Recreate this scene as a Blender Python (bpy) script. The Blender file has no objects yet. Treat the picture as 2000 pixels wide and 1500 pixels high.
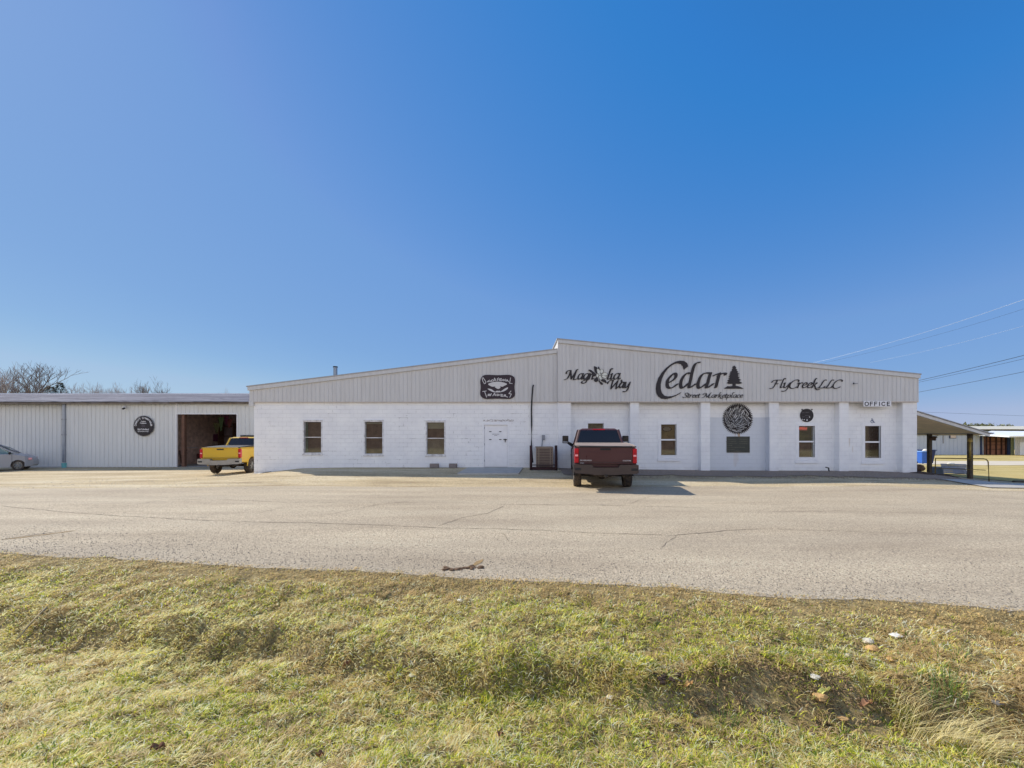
import bpy, math, random
import numpy as np
from mathutils import Vector, Matrix
from mathutils.geometry import tessellate_polygon

S = bpy.context.scene
COL = S.collection
R = math.radians
F = 780.0            # focal length in photo pixels (2000 wide)
CX, HY, CZ = 1000.0, 850.0, 1.7

# ---------------------------------------------------------------- camera
cam_d = bpy.data.cameras.new('camera'); cam = bpy.data.objects.new('camera', cam_d); COL.objects.link(cam)
cam_d.sensor_width = 36; cam_d.lens = F / 2000 * 36; cam_d.shift_y = (HY - 750) / 2000
cam_d.clip_start = 0.1; cam_d.clip_end = 6000
cam.location = (0, 0, CZ); cam.rotation_euler = (R(90), 0, 0)
S.camera = cam

# ---------------------------------------------------------------- sky and sun
SUN = Vector((-1.0, 0.50, 0.92)).normalized()
EL = math.asin(SUN.z); AZ = math.atan2(SUN.x, SUN.y)
w = bpy.data.worlds.new('World'); S.world = w; w.use_nodes = True
nt = w.node_tree; nt.nodes.clear()
sky = nt.nodes.new('ShaderNodeTexSky'); sky.sky_type = 'NISHITA'; sky.sun_disc = False
sky.sun_elevation = EL; sky.sun_rotation = AZ
sky.altitude = 300; sky.air_density = 1.0; sky.dust_density = 0.2; sky.ozone_density = 3.0
bg = nt.nodes.new('ShaderNodeBackground'); bg.inputs[1].default_value = 0.13
out = nt.nodes.new('ShaderNodeOutputWorld')
# the sky texture, brought to the clear deep blue of a dry winter day
v1 = nt.nodes.new('ShaderNodeVectorMath'); v1.operation = 'SCALE'; v1.inputs[3].default_value = 0.1
cv = nt.nodes.new('ShaderNodeRGBCurve'); v2 = nt.nodes.new('ShaderNodeVectorMath'); v2.operation = 'SCALE'; v2.inputs[3].default_value = 5.63
SKYC = [[(0, 0), (.085, .036), (.105, .064), (.18, .165), (.24, .192), (.32, .222), (.42, .275), (.55, .38), (1, .50)],
        [(0, 0), (.15, .215), (.175, .235), (.31, .343), (.40, .372), (.50, .405), (.62, .46), (.75, .54), (1, .62)],
        [(0, 0), (.28, .60), (.34, .625), (.52, .695), (.75, .72), (1, .77)]]
for ci, pts in enumerate(SKYC):
    c = cv.mapping.curves[ci]
    c.points[0].location = pts[0]; c.points[1].location = pts[-1]
    for p_ in pts[1:-1]: c.points.new(*p_)
    for p_ in c.points: p_.handle_type = 'VECTOR'
cv.mapping.update()
nt.links.new(sky.outputs[0], v1.inputs[0]); nt.links.new(v1.outputs[0], cv.inputs[1]); nt.links.new(cv.outputs[0], v2.inputs[0])
# unseen bright haze added behind the camera as fill light for the shaded facade
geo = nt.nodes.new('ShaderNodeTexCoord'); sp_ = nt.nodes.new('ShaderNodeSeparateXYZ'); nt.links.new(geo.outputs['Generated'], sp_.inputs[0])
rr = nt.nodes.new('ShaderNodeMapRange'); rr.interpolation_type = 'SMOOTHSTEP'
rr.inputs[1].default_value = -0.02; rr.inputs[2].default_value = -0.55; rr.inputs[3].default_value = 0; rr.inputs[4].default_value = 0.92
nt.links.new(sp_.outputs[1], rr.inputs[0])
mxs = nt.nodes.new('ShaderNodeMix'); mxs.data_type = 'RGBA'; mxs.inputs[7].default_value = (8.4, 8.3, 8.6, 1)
rz = nt.nodes.new('ShaderNodeMapRange'); rz.interpolation_type = 'SMOOTHSTEP'      # added haze kept low, to fill the facade more than the ground
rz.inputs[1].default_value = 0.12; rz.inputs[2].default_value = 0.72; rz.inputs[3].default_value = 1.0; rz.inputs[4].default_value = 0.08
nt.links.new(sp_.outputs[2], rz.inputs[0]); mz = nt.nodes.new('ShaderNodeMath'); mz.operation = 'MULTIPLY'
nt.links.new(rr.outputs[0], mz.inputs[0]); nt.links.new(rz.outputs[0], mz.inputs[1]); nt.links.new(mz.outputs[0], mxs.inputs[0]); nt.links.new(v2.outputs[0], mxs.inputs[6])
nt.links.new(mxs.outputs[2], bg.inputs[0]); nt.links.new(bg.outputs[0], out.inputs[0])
ld = bpy.data.lights.new('sun', 'SUN'); ld.energy = 3.9; ld.angle = R(0.5); ld.color = (1.0, 0.93, 0.82)
lo = bpy.data.objects.new('sun', ld); COL.objects.link(lo); lo.rotation_euler = SUN.to_track_quat('Z', 'Y').to_euler()
lo.location = (-30, 20, 40)
S.view_settings.view_transform = 'Standard'; S.view_settings.look = 'None'
S.view_settings.gamma = 1; S.view_settings.exposure = 0.45
S.view_settings.use_curve_mapping = False

# ---------------------------------------------------------------- helpers
def P(px, py, Y):
    return Vector(((px - CX) / F * Y, Y, CZ - (py - HY) / F * Y))
def PX(px, Y): return (px - CX) / F * Y
def PZ(py, Y): return CZ - (py - HY) / F * Y

def vnoise(x, y, scale, seed=0):
    x = np.asarray(x, float) / scale + seed * 17.31; y = np.asarray(y, float) / scale + seed * 9.77
    xi = np.floor(x); yi = np.floor(y); fx = x - xi; fy = y - yi
    fx = fx * fx * (3 - 2 * fx); fy = fy * fy * (3 - 2 * fy)
    def h(a, b):
        v = np.sin(a * 127.1 + b * 311.7 + seed * 74.7) * 43758.5453
        return v - np.floor(v)
    return (h(xi, yi) * (1 - fx) + h(xi + 1, yi) * fx) * (1 - fy) + (h(xi, yi + 1) * (1 - fx) + h(xi + 1, yi + 1) * fx) * fy
def fbm(x, y, scale, seed=0, o=3):
    r = 0; a = 1; t = 0
    for i in range(o):
        r = r + a * vnoise(x, y, scale / 2 ** i, seed + i); t += a; a *= .5
    return r / t
def sstep(a, b, x):
    t = np.clip((np.asarray(x, float) - a) / (b - a), 0, 1); return t * t * (3 - 2 * t)

YW = 19.10     # facade plane
def near_edge(x): return 5.14 - 0.153 * np.asarray(x, float) + (fbm(x, x * 0, 1.3, 5) - .5) * .26 + (fbm(x, x * 0, .22, 6) - .5) * .14
def far_edge(x): return 14.5 + (fbm(x, x * 0 + 3, 3.0, 8) - .5) * .9
WX = [-400, -60, -34, -20, -14, -12.6, -11.4, -10.2, -8, 0, 3, 6, 10, 17, 19.5, 21, 24, 40, 80, 400]
WZ = [-.9, -.8, -.5, -.38, -.27, -.14, -.03, .12, .17, .17, .12, .05, .0, -.02, -.12, -.38, -.45, -.7, -1.2, -1.3]
BX = [-400, -34, -12.6, 0, 20, 40, 400]; BZ = [-1.2, -.55, -.45, -.4, -.5, -.85, -1.3]
def g(x, y):
    x = np.asarray(x, float); y = np.asarray(y, float)
    wall = np.interp(x, WX, WZ)
    road = -.18 - .16 * sstep(13, 19, x) - .12 * sstep(-12, -30, x) * sstep(8, 16, y)
    back = np.interp(x, BX, BZ)
    z = road + (wall - road) * sstep(14.2, YW, y)
    z = z + (back - z) * sstep(YW + .2, 27.5, y)
    z = z + (-1.15 - z) * sstep(30, 60, y)
    z = z + 8.5 * sstep(-12, -90, y)
    d = (5.14 - .153 * x) - y          # distance inside the grass verge
    lip = 1.72 + (fbm(x, y * .3, 1.1, 13) - .5) * .55
    dz = -.10 * sstep(0, 1.4, d) - .24 * sstep(lip - .32, lip, d) + .48 * sstep(lip + .05, lip + 2.3, d)
    z = z + dz * (np.abs(x) < 60)
    inv = sstep(.05, .5, d) * (np.abs(x) < 30)
    z = z + inv * ((fbm(x, y, .9, 3) - .5) * .14 + (fbm(x, y, .28, 4, 2) - .5) * .07)
    return z
def gz(x, y): return float(g(x, y))

class MB:
    def __init__(s, local=False): s.v = []; s.f = []; s.local = local
    def add(s, vs, fs):
        n = len(s.v); s.v += [tuple(p) for p in vs]; s.f += [tuple(i + n for i in f) for f in fs]; return s
    def box(s, x0, x1, y0, y1, z0, z1):
        return s.add([(x0,y0,z0),(x1,y0,z0),(x1,y1,z0),(x0,y1,z0),(x0,y0,z1),(x1,y0,z1),(x1,y1,z1),(x0,y1,z1)],
                     [(0,3,2,1),(4,5,6,7),(0,1,5,4),(1,2,6,5),(2,3,7,6),(3,0,4,7)])
    def prism(s, poly, axis, a0, a1):
        """poly of 2D points; axis 'y': (x,z) extruded in y; 'x': (y,z) extruded in x; 'z': (x,y) in z"""
        def m(p, a):
            return (p[0], a, p[1]) if axis == 'y' else ((a, p[0], p[1]) if axis == 'x' else (p[0], p[1], a))
        n = len(poly); vs = [m(p, a0) for p in poly] + [m(p, a1) for p in poly]
        tr = tessellate_polygon([[Vector((p[0], p[1], 0)) for p in poly]])
        fs = [tuple(t) for t in tr] + [tuple(i + n for i in reversed(t)) for t in tr]
        fs += [(i, (i + 1) % n, (i + 1) % n + n, i + n) for i in range(n)]
        return s.add(vs, fs)
    def tube(s, pts, r, n=8, cap=True):
        pts = [Vector(p) for p in pts]; rs = r if isinstance(r, (list, tuple)) else [r] * len(pts)
        vs = []; fs = []
        for i, p in enumerate(pts):
            t = (pts[min(i + 1, len(pts) - 1)] - pts[max(i - 1, 0)]).normalized()
            a = t.cross(Vector((0, 0, 1)));
            if a.length < .05: a = t.cross(Vector((0, 1, 0)))
            a.normalize(); b = a.cross(t)
            vs += [p + (a * math.cos(2 * math.pi * k / n) + b * math.sin(2 * math.pi * k / n)) * rs[i] for k in range(n)]
        for i in range(len(pts) - 1):
            fs += [(i*n+k, i*n+(k+1)%n, (i+1)*n+(k+1)%n, (i+1)*n+k) for k in range(n)]
        if cap: fs += [tuple(range(n - 1, -1, -1)), tuple((len(pts) - 1) * n + k for k in range(n))]
        return s.add(vs, fs)
    def lathe(s, c, axis, prof, n=20):
        """prof: (radius, offset along axis)"""
        c = Vector(c); ax = Vector(axis).normalized(); a = ax.cross(Vector((0, 0, 1)))
        if a.length < .05: a = Vector((1, 0, 0))
        a.normalize(); b = ax.cross(a); vs = []; fs = []
        for r, o in prof:
            vs += [c + ax * o + (a * math.cos(2*math.pi*k/n) + b * math.sin(2*math.pi*k/n)) * r for k in range(n)]
        for i in range(len(prof) - 1):
            fs += [(i*n+k, i*n+(k+1)%n, (i+1)*n+(k+1)%n, (i+1)*n+k) for k in range(n)]
        return s.add(vs, fs)
    def slab(s, q, t):
        """thin panel on 3D quad q, thickened by t along its normal, edges pulled out"""
        q = [Vector(p) for p in q]; nrm = (q[1] - q[0]).cross(q[2] - q[0]).normalized(); n = len(q)
        vs = q + [p + nrm * t for p in q]
        return s.add(vs, [tuple(range(n - 1, -1, -1)), tuple(range(n, 2 * n))] + [(i, (i+1)%n, (i+1)%n+n, i+n) for i in range(n)])
    def blob(s, c, r, seed=0, n=8, m=6, j=.25):
        rnd = random.Random(seed); c = Vector(c); vs = []; fs = []
        for i in range(m + 1):
            th = math.pi * i / m
            for k in range(n):
                ph = 2 * math.pi * k / n; q = 1 + rnd.uniform(-j, j) * (0 < i < m)
                vs.append((c.x + r[0]*math.sin(th)*math.cos(ph)*q, c.y + r[1]*math.sin(th)*math.sin(ph)*q, c.z + r[2]*math.cos(th)*q))
        for i in range(m):
            fs += [(i*n+k, (i+1)*n+k, (i+1)*n+(k+1)%n, i*n+(k+1)%n) for k in range(n)]
        return s.add(vs, fs)
    def build(s, name, mat, parent=None, bevel=0, smooth=False, label=None):
        v = np.array(s.v, float) if len(s.v) else np.zeros((0, 3))
        loc = Vector((0, 0, 0))
        if parent is not None:
            if not s.local:
                q = parent
                while q is not None: v = v - np.array(q.location); q = q.parent
        else:
            loc = Vector(((v[:,0].min()+v[:,0].max())/2, (v[:,1].min()+v[:,1].max())/2, v[:,2].min()))
            v = v - np.array(loc)
        me = bpy.data.meshes.new(name); me.from_pydata(v.tolist(), [], s.f); me.update()
        if mat: me.materials.append(mat)
        o = bpy.data.objects.new(name, me); COL.objects.link(o); o.location = loc
        if parent is not None: o.parent = parent
        if label: o['label'] = label
        if smooth:
            for p in me.polygons: p.use_smooth = True
        if bevel:
            b = o.modifiers.new('b', 'BEVEL'); b.width = bevel; b.segments = 2; b.limit_method = 'ANGLE'; b.angle_limit = R(35)
            if smooth: b.harden_normals = False
        return o

def thing(name, label, cat, loc=(0, 0, 0), rz=0, group=None, scale=1):
    o = bpy.data.objects.new(name, None); COL.objects.link(o); o.location = loc; o.rotation_euler = (0, 0, rz)
    o.scale = (scale,) * 3; o.empty_display_size = .3
    o['label'] = label; o['category'] = cat
    if group: o['group'] = group
    return o
def tag(o, label, cat, group=None):
    o['label'] = label; o['category'] = cat
    if group: o['group'] = group
    return o
def kind(o, k): o['kind'] = k; return o

# ---------------------------------------------------------------- materials
def srgb(r, g_, b):
    f = lambda c: (c/255/12.92) if c/255 <= .04045 else ((c/255+.055)/1.055)**2.4
    return (f(r), f(g_), f(b))
class NB:
    def __init__(s, name):
        s.m = bpy.data.materials.new(name); s.m.use_nodes = True; s.t = s.m.node_tree; s.t.nodes.clear()
        s.out = s.n('OutputMaterial'); s.tc = None
    def n(s, typ, **kw):
        nd = s.t.nodes.new('ShaderNode' + typ)
        for k, v in kw.items():
            if k.startswith('i_'):
                key = k[2:].replace('_', ' ')
                s.set(nd, key, v)
            else: setattr(nd, k, v)
        return nd
    def set(s, nd, key, v):
        inp = nd.inputs[int(key)] if key.isdigit() else nd.inputs[key]
        if isinstance(v, bpy.types.NodeSocket): s.t.links.new(v, inp)
        else:
            if isinstance(v, tuple) and len(v) == 3 and inp.type == 'RGBA': v = v + (1,)
            inp.default_value = v
    def coord(s):
        if s.tc is None: s.tc = s.n('NewGeometry').outputs['Position']
        return s.tc
    def objc(s): return s.n('TexCoord').outputs['Object']
    def noise(s, scale, detail=4, rough=.55, vec=None, dist=0):
        return s.n('TexNoise', i_Vector=vec or s.coord(), i_Scale=scale, i_Detail=detail, i_Roughness=rough, i_Distortion=dist).outputs[0]
    def ramp(s, fac, stops):
        r = s.n('ValToRGB', i_Fac=fac); e = r.color_ramp.elements
        while len(e) < len(stops): e.new(.5)
        for el, (p, c) in zip(e, stops):
            el.position = p; el.color = (c, c, c, 1) if isinstance(c, (int, float)) else tuple(c) + (1,)
        return r.outputs[0]
    def mix(s, fac, a, b, mode='MIX'):
        m = s.n('Mix', data_type='RGBA', blend_type=mode)
        s.set(m, '0', fac); s.set(m, '6', a); s.set(m, '7', b); return m.outputs[2]
    def math(s, op, a, b=0.0):
        return s.n('Math', operation=op, i_0=a, i_1=b).outputs[0]
    def scl(s, vec, x, y, z):
        return s.n('Mapping', i_Vector=vec, i_Scale=(x, y, z)).outputs[0]
    def bump(s, h, strength=.5, dist=.01, prev=None):
        b = s.n('Bump', i_Height=h, i_Strength=strength, i_Distance=dist)
        if prev is not None: s.set(b, 'Normal', prev)
        return b.outputs[0]
    def pr(s, color, rough=.7, metal=0.0, normal=None, spec=.5, **kw):
        p = s.n('BsdfPrincipled'); s.set(p, 'Base Color', color); s.set(p, 'Roughness', rough); s.set(p, 'Metallic', metal)
        s.set(p, 'Specular IOR Level', spec)
        if normal is not None: s.set(p, 'Normal', normal)
        for k, v in kw.items(): s.set(p, k.replace('_', ' '), v)
        s.t.links.new(p.outputs[0], s.out.inputs[0]); return s.m

_mc = {}
def mat(name, c, rough=.6, metal=0.0, var=.15, scale=4, bump=0, spec=.4, dirt=None, df=.3):
    if name in _mc: return _mc[name]
    b = NB(name); n = b.noise(scale)
    dark = tuple(x * (1 - var) for x in c); lite = tuple(min(1, x * (1 + var)) for x in c)
    col = b.ramp(n, [(.3, dark), (.7, lite)])
    if dirt: col = b.mix(b.ramp(b.noise(scale * .6, 6, .7), [(.5 - df*.5, 0), (.85 - df*.3, 1)]), col, dirt)
    nm = b.bump(b.noise(scale * 8, 3), bump, .01) if bump else None
    _mc[name] = b.pr(col, rough, metal, nm, spec); return _mc[name]

def m_block(name, patch=False, peel=.5):
    b = NB(name); co = b.coord(); sx = b.n('SeparateXYZ', i_0=co)
    cv = b.n('CombineXYZ', i_0=sx.outputs[0], i_1=b.math('ADD', sx.outputs[2], .06), i_2=0.0).outputs[0]
    br = b.n('TexBrick', i_Vector=cv, i_Scale=1.0, i_Color1=(1,1,1,1), i_Color2=(1,1,1,1), i_Mortar=(0,0,0,1))
    b.set(br, 'Mortar Size', .007); b.set(br, 'Mortar Smooth', .5); b.set(br, 'Brick Width', .4); b.set(br, 'Row Height', .2)
    base = b.mix(b.ramp(b.noise(1.3, 6, .6), [(.3, 0), (.7, 1)]), srgb(232, 232, 234), srgb(246, 246, 245))
    base = b.mix(b.math('MULTIPLY', br.outputs['Fac'], b.ramp(b.noise(1.1, 3), [(.35, .02), (.75, .34)])), base, srgb(150, 150, 150))
    if patch:
        inx = b.math('MULTIPLY', b.math('GREATER_THAN', sx.outputs[0], PX(1388, YW)), b.math('LESS_THAN', sx.outputs[0], PX(1500, YW)))
        inz = b.math('LESS_THAN', sx.outputs[2], PZ(815, YW))
        base = b.mix(b.math('MULTIPLY', b.math('MULTIPLY', inx, inz), .75), base, srgb(203, 208, 216))
    # peeled paint: flecks that follow the joints, plus chips
    st = b.noise(1.0, 8, .75, b.scl(co, 1.6, 1, 9))
    reg = b.ramp(b.noise(.35, 3, .6), [(.45, 0), (.57, 1)])
    j = b.ramp(br.outputs['Fac'], [(.1, 0), (.6, 1)])
    pe = b.math('MULTIPLY', b.math('MULTIPLY', b.ramp(st, [(.55, 0), (.59, 1)]), j), reg)
    ch = b.math('MULTIPLY', b.ramp(b.noise(3.0, 8, .8, b.scl(co, 1, 1, 2.2)), [(.655, 0), (.67, 1)]), reg)
    base = b.mix(b.math('MULTIPLY', b.math('MAXIMUM', pe, ch), peel), base, srgb(92, 84, 80))
    if patch:   # rust runs under the round sign and the board, and worn marks left of the last window
        def bxm(x0, x1, y0, y1):
            q = b.math('MULTIPLY', b.math('GREATER_THAN', sx.outputs[0], PX(x0, YW)), b.math('LESS_THAN', sx.outputs[0], PX(x1, YW)))
            return b.math('MULTIPLY', q, b.math('MULTIPLY', b.math('GREATER_THAN', sx.outputs[2], PZ(y1, YW)), b.math('LESS_THAN', sx.outputs[2], PZ(y0, YW))))
        run = b.ramp(b.noise(9, 3, .6, b.scl(co, 1, 1, .12)), [(.44, 0), (.6, 1)])
        for bb, a_ in (((1435, 1449, 846, 854), .8), ((1436, 1446, 883, 912), .16), ((1657, 1672, 856, 884), .3)):
            base = b.mix(b.math('MULTIPLY', b.math('MULTIPLY', bxm(*bb), run), a_), base, srgb(176, 140, 92))
    else:
        q = b.math('MULTIPLY', b.math('GREATER_THAN', sx.outputs[0], PX(944, YW)), b.math('LESS_THAN', sx.outputs[0], PX(1004, YW)))
        q = b.math('MULTIPLY', q, b.math('MULTIPLY', b.math('GREATER_THAN', sx.outputs[2], PZ(823, YW)), b.math('LESS_THAN', sx.outputs[2], PZ(819.5, YW))))
        base = b.mix(b.math('MULTIPLY', q, b.ramp(b.noise(14, 5, .7, b.scl(co, .6, 1, 2)), [(.47, 0), (.53, .8)])), base, srgb(110, 88, 74))
    # splashed dirt with its own ragged outline low on the wall
    lo_ = b.math('ADD', b.math('MULTIPLY', sx.outputs[2], -1.6), b.noise(2.5, 6, .7))
    base = b.mix(b.math('MULTIPLY', b.ramp(lo_, [(.25, 0), (.8, 1)]), .30), base, srgb(165, 155, 140))
    h = b.math('SUBTRACT', b.math('MULTIPLY', b.noise(30, 4), .12), br.outputs['Fac'])
    return b.pr(base, .75, 0, b.bump(h, .55, .012), .3)
def m_sheet(name, c, dirt, wear=.3, rough=.55):
    b = NB(name); co = b.coord()
    st = b.noise(1.2, 6, .65, b.scl(co, 5, 5, .35))
    col = b.mix(b.ramp(st, [(.4, 0), (.75, wear)]), c, dirt)
    col = b.mix(b.ramp(b.noise(.5, 3), [(.3, 0), (.8, .25)]), col, tuple(x*.85 for x in c))
    return b.pr(col, rough, 0, b.bump(b.noise(2.5, 3), .15, .02), .4 if rough < .7 else .12)
def m_glass(name, refl=.55, tint=(.9, .95, .95)):
    b = NB(name); fr = b.n('Fresnel', i_IOR=1.5).outputs[0]
    fac = b.math('ADD', b.math('MULTIPLY', fr, 1.0), refl)
    t = b.n('BsdfTransparent', i_Color=tint + (1,)); gl = b.n('BsdfGlossy', i_Color=(.9, .92, .95, 1), i_Roughness=.03)
    mx = b.n('MixShader', i_0=fac); b.t.links.new(t.outputs[0], mx.inputs[1]); b.t.links.new(gl.outputs[0], mx.inputs[2])
    b.t.links.new(mx.outputs[0], b.out.inputs[0]); return b.m
def m_road():
    b = NB('worn_asphalt'); co = b.coord(); sx = b.n('SeparateXYZ', i_0=co)
    lw = b.noise(.6, 5, .6, b.scl(co, .35, 1.6, 1))
    col = b.ramp(lw, [(.3, srgb(172, 156, 132)), (.5, srgb(190, 174, 148)), (.7, srgb(204, 188, 160))])
    sp = b.noise(38, 3, .7); col = b.mix(.75, col, b.ramp(sp, [(.3, .22), (.5, .5), (.68, .85)]), 'OVERLAY')
    vo = b.n('TexVoronoi', i_Vector=co, i_Scale=55.0); 
    col = b.mix(b.ramp(vo.outputs['Distance'], [(.0, 0), (.55, .0), (.75, .55)]), col, srgb(95, 88, 78))
    edge = b.ramp(b.math('ADD', b.math('MULTIPLY', b.math('ADD', sx.outputs[1], b.math('MULTIPLY', sx.outputs[0], .153)), -.3), b.math('ADD', b.math('MULTIPLY', b.noise(1.2, 5), .7), 1.45)), [(.0, 0), (.35, 1)])
    col = b.mix(b.math('MULTIPLY', edge, .6), col, b.ramp(b.noise(22, 3, .7), [(.35, srgb(144, 129, 108)), (.65, srgb(208, 196, 172))]))
    dust = b.ramp(b.noise(.9, 6, .65, b.scl(co, .5, 2, 1)), [(.5, 0), (.75, .55)])
    fa = b.ramp(b.math('MULTIPLY', b.math('SUBTRACT', sx.outputs[1], 11.5), .3), [(0, 0), (1, 1)])
    col = b.mix(b.math('MULTIPLY', dust, b.math('ADD', b.math('MULTIPLY', fa, .8), .15)), col, srgb(205, 184, 148))
    bands = b.ramp(b.noise(1.0, 4, .55, b.scl(co, .07, 1.1, 1)), [(.38, .0), (.62, .30)])
    col = b.mix(bands, col, srgb(158, 145, 126))
    patch = b.ramp(b.noise(1.3, 6, .75, b.scl(co, .5, 2.0, 1)), [(.62, 0), (.70, .45)])
    col = b.mix(patch, col, srgb(120, 112, 102))
    h = b.math('ADD', b.noise(45, 3, .7), b.math('MULTIPLY', vo.outputs['Distance'], -.6))
    return b.pr(col, .9, 0, b.bump(h, .7, .012), .25)
def m_gravel():
    b = NB('tan_gravel'); co = b.coord()
    col = b.ramp(b.noise(.5, 6, .6, b.scl(co, .35, 1.5, 1)), [(.3, srgb(164, 146, 114)), (.5, srgb(190, 172, 138)), (.7, srgb(206, 192, 162))])
    col = b.mix(.8, col, b.ramp(b.noise(24, 4, .75), [(.3, .2), (.5, .5), (.7, .85)]), 'OVERLAY')
    col = b.mix(b.ramp(b.noise(1.1, 6, .7, b.scl(co, .25, 2.2, 1)), [(.52, 0), (.66, .7)]), col, srgb(136, 116, 90))
    return b.pr(col, .95, 0, b.bump(b.noise(30, 4, .7), .8, .02), .2)
def m_ground():
    b = NB('dry_soil'); co = b.coord(); sx = b.n('SeparateXYZ', i_0=co)
    soil = b.ramp(b.noise(6, 6, .7), [(.3, srgb(98, 84, 58)), (.5, srgb(136, 120, 82)), (.7, srgb(172, 154, 112))])
    wood_ = b.ramp(b.noise(.35, 6, .7), [(.35, srgb(62, 46, 38)), (.65, srgb(104, 80, 62))])   # brown wooded rise behind the photographer
    soil = b.mix(b.ramp(b.math('MULTIPLY', b.math('ADD', sx.outputs[1], 9.0), -.15), [(0, 0), (1, 1)]), soil, wood_)
    soil = b.mix(.85, soil, b.ramp(b.noise(45, 5, .8), [(.3, .12), (.5, .5), (.7, .9)]), 'OVERLAY')
    far = b.ramp(b.noise(.15, 6, .65), [(.3, srgb(150, 134, 84)), (.6, srgb(186, 166, 112)), (.8, srgb(140, 136, 78))])
    fac = b.math('GREATER_THAN', sx.outputs[1], 19.0)
    return b.pr(b.mix(fac, soil, far), .95, 0, b.bump(b.noise(25, 4, .7), .8, .02), .15)
def m_lawn():
    b = NB('dry_lawn'); co = b.coord()
    col = b.ramp(b.noise(.8, 6, .65, b.scl(co, .35, 1, 1)), [(.3, srgb(152, 140, 84)), (.5, srgb(190, 170, 112)), (.7, srgb(205, 188, 138))])
    col = b.mix(.6, col, b.ramp(b.noise(20, 4, .7), [(.3, .25), (.7, .8)]), 'OVERLAY')
    return b.pr(col, .95, 0, b.bump(b.noise(20, 4), .9, .04), .1)
def m_grass():
    b = NB('grass_blades'); at = b.n('VertexColor', layer_name='tone') if False else b.n('Attribute', attribute_name='tone')
    c = at.outputs['Color']
    d = b.n('BsdfDiffuse', i_Color=c); t = b.n('BsdfTranslucent', i_Color=c)
    mx = b.n('MixShader', i_0=.5); b.t.links.new(d.outputs[0], mx.inputs[1]); b.t.links.new(t.outputs[0], mx.inputs[2])
    g2 = b.n('BsdfGlossy', i_Color=(.5, .5, .45, 1), i_Roughness=.45); m2 = b.n('MixShader', i_0=.05)
    b.t.links.new(mx.outputs[0], m2.inputs[1]); b.t.links.new(g2.outputs[0], m2.inputs[2])
    b.t.links.new(m2.outputs[0], b.out.inputs[0]); return b.m
def m_paint(name, c, dust, amt=.5, rough=.35):
    b = NB(name); co = b.objc()
    n = b.noise(2.2, 6, .65, co); d = b.ramp(n, [(.25, amt * .5), (.8, amt)])
    col = b.mix(d, c, dust)
    rg = b.math('ADD', b.math('MULTIPLY', d, .5), rough * .6)
    m = b.pr(col, rg, 0, None, .5); return m

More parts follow.
